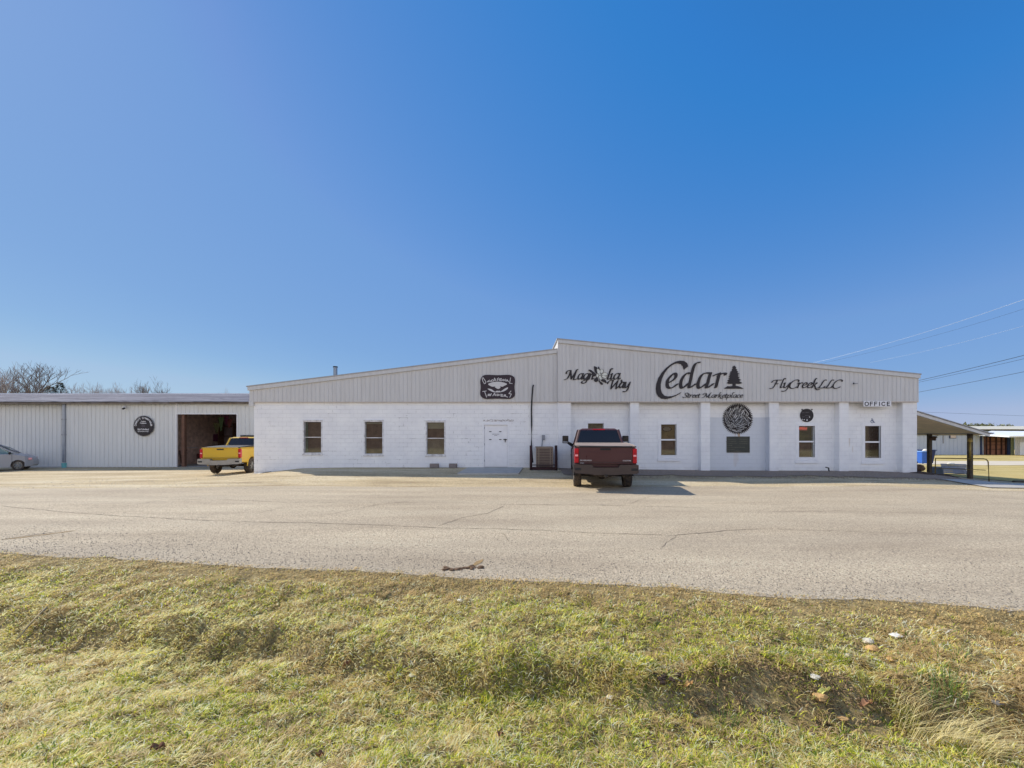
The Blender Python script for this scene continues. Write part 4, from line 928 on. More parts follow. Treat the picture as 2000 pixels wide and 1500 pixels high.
# --- round saw blade signs
def saw(cx, cy, r, n, tooth=.06):
    def fn(X, Y):
        rr_ = np.hypot(X - cx, Y - cy); th = np.arctan2(Y - cy, X - cx); u = (th / (2 * math.pi) * n) % 1
        return rr_ - r * (1 - tooth + tooth * np.abs(2 * u - 1) * 1.6 - tooth * .4)
    return fn
YG = YRW - .03
log = thing('wall_sign', 'round black saw blade sign cut with piled logs', 'sign', (PX(1441, YG), YG, PZ(847, YG)))
rl = random.Random(11); caps = []
for i in range(210):
    a = rl.random() * 6.28; rr_ = math.sqrt(rl.random()) * 25.5; x, y = math.cos(a) * rr_, math.sin(a) * rr_
    if y > 10: an = R(-18 + rl.uniform(-16, 16)) if x > -4 else R(28 + rl.uniform(-15, 15))
    elif x < -8: an = R(62 + rl.uniform(-20, 16)) if y > -8 else R(-62 + rl.uniform(-12, 12))
    elif x > 13: an = R(rl.uniform(-60, 100))
    else: an = R(-56 + rl.uniform(-9, 9))
    L = rl.uniform(2.5, 7.5) if i < 300 else rl.uniform(1.0, 3.5); wd = rl.uniform(.8, 1.45); p, q2 = (x - math.cos(an)*L, y - math.sin(an)*L), (x + math.cos(an)*L, y + math.sin(an)*L)
    if math.hypot(*p) > 26 or math.hypot(*q2) > 26: continue
    caps.append((p, q2, wd))
sf = saw(1441, 818, 30, 52, .10)
def lf(X, Y):
    D = sf(X, Y)
    for p, q2, wd in caps:
        sd = stroke_sd(X - 1441, Y - 818, [p, q2], (wd, wd * .99, 0)); D = np.where(sd < .30, np.where(sd < -.22, -sd - .22, -.05 - .25 * (1 - np.abs(sd + .22) / .52)), D)
    return D
field_part('log_cut_out', lf, (1409, 1473, 786, 850), .22, YG, .02, MAT['letter'], log)
YV = YRW - .025
brd = thing('notice_board', 'dark green grey board with faded lines of writing under the log sign', 'notice board', (PX(1441, YV), YV, PZ(884, YV)))
MB().box(PX(1419.5, YV), PX(1464.5, YV), YV, YV + .02, PZ(884, YV), PZ(852.5, YV)).build('board', MAT['board_sign'], brd, bevel=.004)

def text_part(name, body, x0, x1, y0, y1, Yp, mt, parent, YS=None, bold=0.0, ext=.004, rot=0, box_mat=None):
    YS = YS or YW; cu = bpy.data.curves.new('t', 'FONT'); cu.body = body; cu.size = 1; cu.extrude = .02; cu.offset = bold
    ob = bpy.data.objects.new('t', cu); COL.objects.link(ob); dg = bpy.context.evaluated_depsgraph_get(); dg.update()
    me = bpy.data.meshes.new_from_object(ob.evaluated_get(dg)); bpy.data.objects.remove(ob); bpy.data.curves.remove(cu)
    v = np.array([tuple(p.co) for p in me.vertices]); mn, mx_ = v.min(0), v.max(0)
    X0, X1, Z0, Z1 = PX(x0, YS), PX(x1, YS), PZ(y1, YS), PZ(y0, YS)
    nx = X0 + (v[:, 0] - mn[0]) / (mx_[0] - mn[0]) * (X1 - X0); nz = Z0 + (v[:, 1] - mn[1]) / (mx_[1] - mn[1]) * (Z1 - Z0)
    ny_ = Yp - (v[:, 2] / .02) * ext
    if rot:
        cx_, cz_ = (X0+X1)/2, (Z0+Z1)/2; a, b = nx - cx_, nz - cz_; nx = cx_ + a*math.cos(rot) - b*math.sin(rot); nz = cz_ + a*math.sin(rot) + b*math.cos(rot)
    m = MB(); m.v = [tuple(t) for t in np.stack([nx, ny_, nz], -1)]; m.f = [tuple(p.vertices) for p in me.polygons]; bpy.data.meshes.remove(me)
    return m.build(name, mt, parent)
# faded, unreadable rows of lettering on the board: short worn strokes
rt = random.Random(3)
for k, segs in enumerate([[(1422,1430),(1446,1462)], [(1422,1439),(1447,1463)], [(1421,1440),(1446,1463)], [(1422,1441),(1447,1462)], [(1422,1433)], [(1422,1457)], [(1422,1439)], [(1422,1428),(1431,1449)]]):
    y = 855.2 + k * 3.75; m = MB()
    for a, b in segs:
        x = a
        while x < b:
            w_ = rt.uniform(.5, 1.0); h = rt.uniform(.9, 1.5)
            m.box(PX(x, YW), PX(x + w_, YW), YV - .003, YV + .001, PZ(y + h/2, YW), PZ(y - h/2, YW)); x += w_ + rt.uniform(.35, .8)
    m.build('faded_writing', MAT['boardtxt'], brd)
# small round sign
rs = thing('wall_sign', 'small round black plate with two small hooks above the third right window', 'sign', (PX(1576, YG), YG, PZ(825, YG)))
def rf(X, Y):
    D = np.hypot(X - 1576, Y - 811.3) - 13
    for cx in (1567, 1586): D = np.minimum(D, np.abs(np.hypot(X - cx, Y - 800) - 1.0) - .38)
    return D
field_part('plate', rf, (1561, 1591, 797, 826), .3, YG, .015, MAT['letter'], rs)
m = MB()
for x, y, r_ in ((1570.6, 818.8, .9), (1574.3, 819.5, .9), (1579.8, 820.2, 1.3), (1584.7, 814.3, .9)):
    m.lathe((PX(x, YW), YG, PZ(y, YW)), (0, -1, 0), [(r_ / 40.8, -.01), (r_ / 40.8, .006), (0, .006)], 12)
m.build('pale_dots', MAT['white'], rs)
m = MB()
for x0_, x1_, y in ((1568.5, 1575, 805.5), (1577, 1584, 805.2), (1576, 1584.5, 811.6), (1570, 1575.5, 814), (1577, 1582, 816)):
    x = x0_
    while x < x1_: w_ = rt.uniform(.4, .8); m.box(PX(x, YW), PX(x+w_, YW), YG - .004, YG + .001, PZ(y + .9, YW), PZ(y - .9, YW)); x += w_ + .4
m.build('faint_lettering', mat('faint_grey', srgb(88, 84, 90), .7), rs)
# OFFICE
YF = YSG - .03; of = thing('wall_sign', 'white board lettered OFFICE at the right end of the gable', 'sign', (PX(1714, YF), YF, PZ(794, YF)))
MB().box(PX(1687, YF), PX(1741, YF), YF, YF + .03, PZ(794.2, YF), PZ(783, YF)).build('board', MAT['white'], of, bevel=.004)
for ch, c_, w_ in zip('OFFICE', (1693, 1702.2, 1710.6, 1717.8, 1725.6, 1735.4), (3.0, 2.3, 2.3, 0, 2.8, 2.3)):
    t_, b_y, my = 785.3, 792.3, 788.6
    if ch == 'O': ss = [spline([(c_, t_), (c_ + w_, t_ + 1.6), (c_ + w_, b_y - 1.6), (c_, b_y), (c_ - w_, b_y - 1.6), (c_ - w_, t_ + 1.6)], 4, True)]; ss[0].append(ss[0][0])
    elif ch == 'C': ss = [spline([(c_ + w_, t_ + 1.5), (c_ + .6, t_), (c_ - w_, t_ + 1.8), (c_ - w_, b_y - 1.8), (c_ + .6, b_y), (c_ + w_, b_y - 1.5)], 4)]
    elif ch == 'I': ss = [[(c_, t_), (c_, b_y)]]
    else: ss = [[(c_ - w_, b_y), (c_ - w_, t_), (c_ + w_, t_)], [(c_ - w_, my), (c_ + w_ * .7, my)]] + ([[(c_ - w_, b_y), (c_ + w_, b_y)]] if ch == 'E' else [])
    lettering('letter', ss, (.78, .76, 0), of, mat('navy_letter', srgb(24, 26, 40), .5), .2, YF - .006, .008)
# wheelchair symbol
YH = YRW - .004; wh = thing('symbol_decal', 'small blue wheelchair symbol above the rightmost window', 'symbol', (PX(1704, YH), YH, PZ(826, YH)))
def wf(X, Y):
    D = np.hypot(X - 1703.1, Y - 817.8) - .85
    D = np.minimum(D, stroke_sd(X, Y, [(1703.2,819),(1703.8,822.4),(1706,822.4),(1707.4,825.2),(1708.4,824.9)], (.55, .54, 0)))
    D = np.minimum(D, stroke_sd(X, Y, [(1703.4,820.4),(1706,820.5)], (.45, .44, 0)))
    arc = np.abs(np.hypot(X - 1703.6, Y - 823.2) - 2.7) - .42
    return np.minimum(D, np.maximum(arc, 2.0 - np.hypot(X - 1705.6, Y - 820.4)))
field_part('symbol', wf, (1699, 1710, 816, 828), .2, YH - .004, .004, MAT['blue'], wh)
# Country Crossroads blade on the shed
YSH = 27.66
cc_ = thing('wall_sign', 'round black saw blade sign reading Country Crossroads on the shed', 'sign', (PX(282, YSH), YSH - .06, PZ(852, YSH)))
field_part('blade', saw(282, 832, 20.2, 60, .07), (261, 303, 811, 853), .3, YSH - .07, .02, MAT['letter'], cc_, YS=YSH)
txt = 'Country Crossroads'; n = len(txt)
for i, ch in enumerate(txt):
    if ch == ' ': continue
    th = R(180 - (i + .5) * 182 / n + 1); cx_, cy_ = 282 + math.cos(th) * 15.6, 832 - math.sin(th) * 15.6
    hh = 2.1 if ch in 'CtdyR' else 1.6; ww = .8 if ch in 'tr' else 1.2
    text_part('letter', ch, cx_ - ww, cx_ + ww, cy_ - hh, cy_ + hh, YSH - .073, MAT['white'], cc_, YS=YSH, bold=.02, rot=th - math.pi / 2)
for t, x0_, x1_, y0_, y1_ in (('Custom', 277, 286.2, 821.8, 824.2), ('Cabinets', 275.6, 287.6, 825.1, 827.6), ('Bob Yoholland', 271, 292.6, 836.9, 840), ('573-414-1137', 271, 292.4, 841.3, 843.8)):
    text_part('small_lettering', t, x0_, x1_, y0_, y1_, YSH - .073, MAT['white'], cc_, YS=YSH, bold=.015)
MB().box(PX(278.5, YSH), PX(285, YSH), YSH - .074, YSH - .07, PZ(834, YSH), PZ(829, YSH)).build('dark_picture', mat('grey_pict', srgb(70, 64, 72), .7), cc_)
# door writing
m = MB()
for y, a, b in ((848, 961.5, 974.5), (850.4, 965.5, 970.5)):
    x = a
    while x < b: w_ = rt.uniform(.4, .9); m.box(PX(x, YL), PX(x+w_, YL), YL + .026, YL + .031, PZ(y + .6, YL), PZ(y - .6, YL)); x += w_ + .5
m.build('door_lettering', mat('door_ink', srgb(96, 98, 112), .7), d)
# signs in the windows
wy = YRW + .13
op = thing('neon_sign', 'faint red glowing OPEN sign inside the third right window', 'sign', (PX(1570, wy), wy, PZ(838, wy)))
text_part('tubes', 'OPEN', 1563.5, 1584, 834, 839.5, wy, emit('neon_red', srgb(240, 110, 92), .7), op, YS=YW, bold=.02)
MB().box(PX(1562, YW), PX(1585.5, YW), wy + .01, wy + .03, PZ(841, YW), PZ(832.8, YW)).build('backing', mat('sign_back', srgb(170, 120, 100), .6), op)
ov = thing('oval_sign', 'oval tan sign with a brown rim hanging in the second right window', 'sign', (PX(1303, wy), wy, PZ(842, wy)))
field_part('rim', lambda X, Y: np.hypot(X - 1302.5, (Y - 838) * 2.0) - 9.5, (1292, 1313, 832, 844), .35, wy, .02, MAT['dkbrown'], ov)
field_part('face', lambda X, Y: np.hypot(X - 1302.5, (Y - 838) * 2.0) - 8, (1292, 1313, 832, 844), .35, wy - .005, .01, mat('tan_face', srgb(150, 128, 98), .7), ov)

# ================================================================ ALONG THE WALL
def ground_pt(px, py):
    Y = 19.0
    for _ in range(40): Y = Y * .6 + .4 * (CZ - gz((px - CX) / F * Y, Y)) * F / (py - HY)
    return (px - CX) / F * Y, Y
# concrete landing in front of the door
def slab_on(poly, t, mt, name, label, cat):
    pts = [ground_pt(*p) for p in poly]; zs = [gz(*p) for p in pts]; n = len(pts)
    vs = [(p[0], p[1], z + t) for p, z in zip(pts, zs)] + [(p[0], p[1], z - .15) for p, z in zip(pts, zs)]
    m = MB().add(vs, [tuple(range(n)), tuple(range(2*n-1, n-1, -1))] + [(i, i+n, (i+1)%n+n, (i+1)%n) for i in range(n)])
    return tag(m.build(name, mt, bevel=.01), label, cat)
slab_on([(893, 926.5), (1013, 926.5), (1022, 914.5), (914, 914.5)], .05, MAT['conc'], 'concrete_landing', 'grey concrete landing slab before the double door', 'concrete slab')
for i, (px, py, ww, ry) in enumerate(((848.5, 914.5, .42, .05), (885, 915.5, .36, -.2))):
    x, y = PX(px, 18.85), 18.85; z = gz(x, y)
    m = MB(local=True); m.box(-ww/2, ww/2, -.1, .1, 0, .19)
    o = m.build('cinder_block', MAT['cinder']); o.location = (x, y, z); o.rotation_euler = (0, 0, ry)
    bv = o.modifiers.new('b', 'BEVEL'); bv.width = .012; bv.segments = 2
    tag(o, ('pinkish grey concrete block by the wall under the third left window', 'pinkish grey concrete block lying nearer the door')[i], 'block', 'concrete blocks at the wall foot')
# air conditioner with its guard
ya = 18.7; ax0, ax1 = PX(1046, ya), PX(1079, ya); az0, az1 = PZ(917, ya), PZ(872, ya)
ac = thing('air_conditioner', 'weathered beige air conditioner standing between dark guard posts', 'air conditioner', ((ax0+ax1)/2, ya, az0))
MB().box(ax0, ax1, ya - .36, ya + .34, az1 - .06, az1).build('lid', MAT['acm'], ac, bevel=.02)
MB().box(ax0 + .04, ax1 - .04, ya - .33, ya + .31, az0 + .04, az1 - .06).build('coil', MAT['acg'], ac)
m = MB()
for k in range(13):
    zz = az0 + .1 + k * (az1 - az0 - .2) / 12.; m.box(ax0 + .03, ax1 - .03, ya - .345, ya - .333, zz, zz + .028)
m.build('louvres', MAT['acm'], ac)
for x in (ax0 + .02, ax1 - .02, ax0 + .13, ax1 - .13): MB().box(x - .018, x + .018, ya - .352, ya - .32, az0 + .02, az1 - .05).build('corner_strip', MAT['acm'], ac)
MB().box(ax0 - .03, ax1 + .03, ya - .38, ya + .36, az0 - .06, az0 + .02).build('base', MAT['acm'], ac, bevel=.01)
gd = thing('pipe_guard', 'dark red pipe guard posts and kick rail round the air conditioner', 'guard rail', (PX(1061, ya), ya - .5, az0))
yg = ya - .5
for px in (1037, 1086): MB().tube([(PX(px, yg), yg, az0 - .3), (PX(px, yg), yg, PZ(870, yg))], .06, 12).build('post', MAT['rust'], gd, smooth=True)
MB().box(PX(1037, yg), PX(1086, yg), yg - .03, yg + .03, PZ(918, yg), PZ(912, yg)).build('kick_rail', MAT['rust'], gd, bevel=.01)
MB().box(PX(1037, yg), PX(1086, yg), yg - .02, yg + .02, PZ(909, yg), PZ(907.3, yg)).build('upper_rail', MAT['rust'], gd)
yp = YL - .05
m = MB().tube([P(1040.5, 903, ya - .2), P(1039.5, 890, ya), P(1037.8, 872, yp), P(1038.4, 830, yp), P(1038, 800, yp - .03), P(1039, 775, yp - .06), P(1040.5, 757, yp - .08), P(1042, 751.5, yp - .1)], .034, 10)
tag(m.build('insulated_pipe', MAT['black'], smooth=True), 'black insulated pipe running up the wall above the air conditioner', 'pipe')
eb = thing('electrical_box', 'small grey electrical box on the wall above the air conditioner', 'electrical box', (PX(1061, YL), YL - .06, PZ(859, YL)))
MB().box(PX(1058.3, YL), PX(1064, YL), YL - .12, YL - .005, PZ(859, YL), PZ(849.5, YL)).build('box', MAT['elec'], eb, bevel=.01)
MB().tube([P(1060, 859, YL - .06), P(1059, 864, YL - .08), P(1058.3, 873, YL - .1)], .022, 8).build('conduit', MAT['steel'], eb, smooth=True)
# wall tap, yard light
tp_ = thing('water_tap', 'dark pipe water tap at the foot of the right wall', 'tap', (PX(1618, 18.9), 18.9, gz(PX(1618, 18.9), 18.9)))
MB().tube([P(1619.5, 922, 18.9), P(1618.6, 917, 18.9), P(1618.2, 914, 18.9)], .028, 8).build('standpipe', MAT['plastic'], tp_)
MB().tube([P(1618.4, 914, 18.9), P(1612.8, 912.6, 18.85)], .026, 8).build('spout', MAT['plastic'], tp_)
lt_ = thing('wall_light', 'tiny dark fitting on the siding right of the script sign', 'wall fitting', (PX(1667, Yr), Yr - .1, PZ(750, Yr)))
MB().box(PX(1664, Yr), PX(1671, Yr), Yr - .14, Yr - .05, PZ(750, Yr), PZ(749, Yr)).build('plate', MAT['elec'], lt_)
MB().blob(P(1667.3, 748.6, Yr - .1), (.03, .03, .035), 2).build('lamp', MAT['plastic'], lt_)
# drain hose end at the left corner
m = MB().tube([P(494, 929, 18.6), P(512, 926.5, 18.5), P(530, 922.5, 18.7)], [.09, .085, .05], 10)
tag(m.build('drain_hose', MAT['black'], smooth=True), 'black corrugated drain hose on the ground at the left building corner', 'hose')

# ================================================================ SHED
shed = thing('metal_shed', 'long low white ribbed metal shed with grey roof left of the main building', 'shed', (-24, 33, gz(-24, 28)))
Ys = 27.7; zs0 = PZ(912, Ys); ze = PZ(789, Ys); xa, xb = -60.0, -12.0; ox0, ox1, oz = PX(346, Ys), PX(463, Ys), PZ(808, Ys)
xd = PX(129, Ys)
m = MB(); ribbed(m, xa, xd, Ys + .25, K1(zs0 - .1), K1(ze), .3, .03); m.build('wall_panel', MAT['shed'], shed)
m = MB(); ribbed(m, xd, ox0, Ys, K1(zs0 - .02), K1(ze), .3, .03); m.build('wall_panel', MAT['shed'], shed, label='wall panel carrying the round saw blade sign')
m = MB(); ribbed(m, ox0, ox1, Ys, K1(oz), K1(ze), .3, .03); m.build('door_header', MAT['shed'], shed)
m = MB(); ribbed(m, ox1, xb, Ys, K1(zs0 - .1), K1(ze), .3, .03); m.build('wall_panel', MAT['shed'], shed)
m = MB().box(ox0 - .06, ox0, Ys - .06, Ys + .06, zs0, ze + .02); m.box(ox1, ox1 + .05, Ys - .05, Ys + .06, zs0, oz); m.box(ox0, ox1, Ys - .05, Ys + .06, oz - .04, oz); m.build('opening_trim', MAT['trim'], shed)
zr_ = PZ(769.5, 34.5)
# overhanging sheet roof with a ragged front edge
m = MB(); rr1 = random.Random(8); n = 120; vs = []
for i in range(n + 1):
    x = xa + (xb - xa) * i / n; ed = rr1.uniform(-.10, .06)
    vs += [(x, Ys - .42 + ed, ze + .13 + rr1.uniform(-.012, .012)), (x, 34.5, zr_), (x, 42, ze + .1)]
m.add(vs, [(3*i+j, 3*i+3+j, 3*i+4+j, 3*i+1+j) for i in range(n) for j in (0, 1)])
b = NB('weathered_roll_roof'); co = b.coord()
rc = b.ramp(b.noise(1.0, 7, .7, b.scl(co, .22, 1.5, 6)), [(.34, srgb(66, 66, 78)), (.5, srgb(102, 102, 114)), (.64, srgb(134, 134, 142)), (.72, srgb(170, 168, 168))])
ro = m.build('roof', b.pr(rc, .9, 0, b.bump(b.noise(2, 4), .3, .05), .12), shed); so = ro.modifiers.new('s', 'SOLIDIFY'); so.thickness = .03; so.offset = -1
MB().box(xa, xb, 34.4, 34.65, zr_ - .02, zr_ + .05).build('ridge_cap', MAT['trim'], shed)
MB().box(xa, ox0 - .3, Ys - .36, Ys - .22, ze - .02, ze + .09).build('gutter', mat('stained_gutter', srgb(120, 112, 106), .6, var=.25), shed, bevel=.02)
MB().box(ox0 - .35, xb, Ys - .30, Ys - .24, ze + .0, ze + .09).build('eave_board', mat('eave_board', srgb(128, 118, 110), .8, var=.3), shed)
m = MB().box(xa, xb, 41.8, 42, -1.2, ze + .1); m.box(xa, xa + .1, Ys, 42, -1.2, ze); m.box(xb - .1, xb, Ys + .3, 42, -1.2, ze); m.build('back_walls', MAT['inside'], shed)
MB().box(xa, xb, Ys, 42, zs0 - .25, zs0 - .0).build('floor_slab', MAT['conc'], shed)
MB().box(ox0 - 1.5, ox0 - 1.4, Ys + .3, 36, zs0, ze).build('partition', mat('shed_side_lining', srgb(190, 166, 156), .9, var=.3), shed); MB().box(ox1 + 1.2, ox1 + 1.3, Ys + .3, 36, zs0, ze).build('partition', mat('shed_side_lining', srgb(190, 166, 156), .9, var=.3), shed)
MB().box(ox0 - 1.5, ox1 + 1.3, 33.8, 33.9, zs0, ze + .3).build('partition', mat('shed_lining', srgb(150, 134, 140), .9, var=.35, scale=1.2), shed)
MB().box(ox0 + .22, ox0 + .42, Ys + .1, Ys + .3, zs0, oz + .1).build('inner_post', MAT['wood'], shed)
dsx = PX(123.5, Ys - .1)
ds = thing('downspout', 'grey downspout ending in a teal plastic boot on the shed', 'downspout', (dsx, Ys - .1, gz(dsx, Ys)))
m = MB().box(dsx - .09, dsx + .09, Ys - .1, Ys + .06, PZ(903, Ys), ze - .02); m.build('pipe', MAT['steel'], ds, bevel=.02)
for zz in (PZ(820, Ys), PZ(850, Ys)): MB().box(dsx - .11, dsx + .11, Ys - .12, Ys + .05, zz, zz + .06).build('strap', MAT['elec'], ds)
MB().lathe((dsx, Ys - .03, zs0 - .15), (0, 0, 1), [(.12, 0), (.13, .02), (.13, .3), (.145, .3), (.145, .42), (.1, .42)], 14).build('boot', MAT['teal'], ds, smooth=False)
sc_ = thing('security_camera', 'small black camera on a white base under the shed eave', 'camera', (PX(242, Ys), Ys - .08, PZ(796, Ys)))
MB().blob(P(243.3, 796, Ys - .1), (.11, .09, .1), 4, j=.05).build('base', MAT['white'], sc_, smooth=True)
MB().tube([P(243, 797, Ys - .2), P(240, 798.6, Ys - .34)], .06, 10).build('lens_body', MAT['plastic'], sc_)
tag(MB().box(PX(471, Ys), PX(498, Ys), Ys - .1, Ys - .03, PZ(856, Ys), PZ(850, Ys)).build('wall_vent', MAT['black'], bevel=.01), 'flat black vent on the shed wall behind the yellow pickup cab', 'vent')
# clutter seen in the dark opening
def bx_thing(name, px0, px1, py0, py1, Y, dep, mt, label, cat, grp=None):
    return tag(MB().box(PX(px0, Y), PX(px1, Y), Y, Y + dep, PZ(py1, Y), PZ(py0, Y)).build(name, mt, bevel=.03), label, cat, grp)
st_ = 'goods stacked inside the shed'
shf = thing('shelf_rack', 'dim wooden shelf rack at the back of the open shed', 'shelf', (PX(405, 33), 33, zs0))
for zz in (zs0 + .5, zs0 + 1.3, zs0 + 2.1, zs0 + 2.9): MB().box(PX(365, 33), PX(455, 33), 33, 33.6, zz, zz + .06).build('shelf', MAT['wood'], shf)
for px in (366, 395, 425, 454): MB().box(PX(px, 33), PX(px, 33) + .08, 33, 33.6, zs0, zs0 + 3.2).build('upright', MAT['wood'], shf)
bx_thing('storage_box', 385, 398, 849, 862, 32.9, .5, MAT['tealc'], 'dark teal box on the rack above the yellow pickup bed', 'box', st_)
bx_thing('storage_box', 408, 424, 848, 862, 32.9, .5, MAT['magenta'], 'purple box on the rack right of the teal one', 'box', st_)
bx_thing('storage_box', 384, 392, 886, 897, 31.0, .5, MAT['redc'], 'red box on the shed floor left of the pickup', 'box', st_)
bx_thing('storage_box', 362, 378, 876, 895, 31.2, .6, MAT['bluec'], 'dark blue box standing low inside the shed at left', 'box', st_)
for i, (px, py0, py1, mt, lb) in enumerate(((432, 815, 842, MAT['green'], 'green cloth hanging in the shed opening'), (442, 812, 830, MAT['magenta'], 'magenta cloth hanging in the shed opening'), (448, 818, 836, MAT['redc'], 'dull red cloth hanging at the right of the shed opening'), (423, 826, 846, mat('olive_cloth', srgb(80, 80, 52), .9), 'olive cloth hanging left of the green one'))):
    m = MB(); Y = 29.6 + i * .1; n = 8
    vs = [(PX(px, Y) + (k / n - .5) * .5 * (1 - .3 * j), Y + .05 * math.sin(k * 2.1 + i), PZ(py0 + (py1 - py0) * j / 3, Y)) for j in range(4) for k in range(n + 1)]
    m.add(vs, [(j*(n+1)+k, j*(n+1)+k+1, (j+1)*(n+1)+k+1, (j+1)*(n+1)+k) for j in range(3) for k in range(n)])
    o = m.build('hanging_cloth', mt); so = o.modifiers.new('s', 'SOLIDIFY'); so.thickness = .02; tag(o, lb, 'cloth', 'cloths hanging in the shed')
tag(MB().tube([P(351, 880, 28.6), P(354.5, 905, 28.2)], .045, 6).build('leaning_board', MAT['wood']), 'pale board leaning at the left jamb of the shed opening', 'board')
tag(MB().tube([P(352, 842, 30.5), P(364, 880, 29.6)], .06, 6).build('leaning_board', MAT['wood']), 'long dim board slanting behind the left jamb inside the shed', 'board')
tag(MB().tube([P(350, 874.5, 28.9), P(386, 874.5, 28.9)], .02, 6).build('cross_bar', MAT['steel']), 'thin pale bar across the lower left of the shed opening', 'bar')

# ================================================================ VEHICLES
def wheel(par, x, y, r, wd, out, spokes=6, rimr=.56):
    wl = thing_part('wheel', par, (x, y, r))
    tp = [(rimr*r, -wd/2), (r*.93, -wd/2), (r, -wd/2+.035), (r, wd/2-.035), (r*.93, wd/2), (rimr*r, wd/2)]
    m = MB(True).lathe((0, 0, 0), (1, 0, 0), tp, 28)
    for k in range(28):      # tread blocks
        a = 2*math.pi*k/28; c_, s_ = math.cos(a), math.sin(a)
        for o_ in (-wd*.28, wd*.28): m.tube([(o_, c_*(r-.01), s_*(r-.01)), (o_, c_*(r+.012), s_*(r+.012))], .028, 4)
    m.build('tyre', MAT['tyre'], wl, smooth=False)
    m = MB(True); o_ = out * wd * .38
    m.lathe((0, 0, 0), (out, 0, 0), [(rimr*r, -wd*.4), (rimr*r, wd*.44), (rimr*r*.9, wd*.46), (rimr*r*.86, wd*.3), (rimr*r*.84, -wd*.2), (.0, -wd*.2)], 28)
    for k in range(spokes):
        a = 2*math.pi*k/spokes; c_, s_ = math.cos(a), math.sin(a)
        m.tube([(o_*.9, c_*.03, s_*.03), (o_, c_*rimr*r*.88, s_*rimr*r*.88)], [.05, .035], 6)
    m.lathe((0, 0, 0), (out, 0, 0), [(.085, wd*.2), (.08, wd*.44), (0, wd*.45)], 14)
    m.build('rim', MAT['rim'], wl)
    return wl
def thing_part(name, par, loc):
    o = bpy.data.objects.new(name, None); COL.objects.link(o); o.parent = par; o.location = loc; o.empty_display_size = .1; return o
def arch(cy, r, z0, n=9, a0=160, a1=20, cz=.42):
    return [(cy + r * math.cos(R(a0 + (a1 - a0) * i / n)), cz + r * math.sin(R(a0 + (a1 - a0) * i / n))) for i in range(n + 1)]
def body_prof(m, poly, hw, top, tumble=.08, cuts=(0, .97, 1.0)):
    """side profile (y,z) extruded across the width; upper part pulled in a little"""
    n = len(poly); tr_ = tessellate_polygon([[Vector((p[0], p[1], 0)) for p in poly]]); vs = []
    secs = [-hw, -hw * .96, hw * .96, hw]; cy = sum(p[0] for p in poly) / n; cz = sum(p[1] for p in poly) / n
    for si, x in enumerate(secs):
        e = si in (0, 3)
        for (y, z) in poly:
            t = max(0, (z - top)) ; xx = x * (1 - tumble * min(1, t / .5)) if t > 0 else x
            vs.append((xx, y + (.012 if e and y < cy else (-.012 if e else 0)), z - (.03 if e and z > cz else 0)))
    fs = [tuple(t) for t in tr_] + [tuple(i + 3*n for i in reversed(t)) for t in tr_]
    for s_ in range(3): fs += [(s_*n+i, s_*n+(i+1)%n, (s_+1)*n+(i+1)%n, (s_+1)*n+i) for i in range(n)]
    m.add(vs, fs); return m
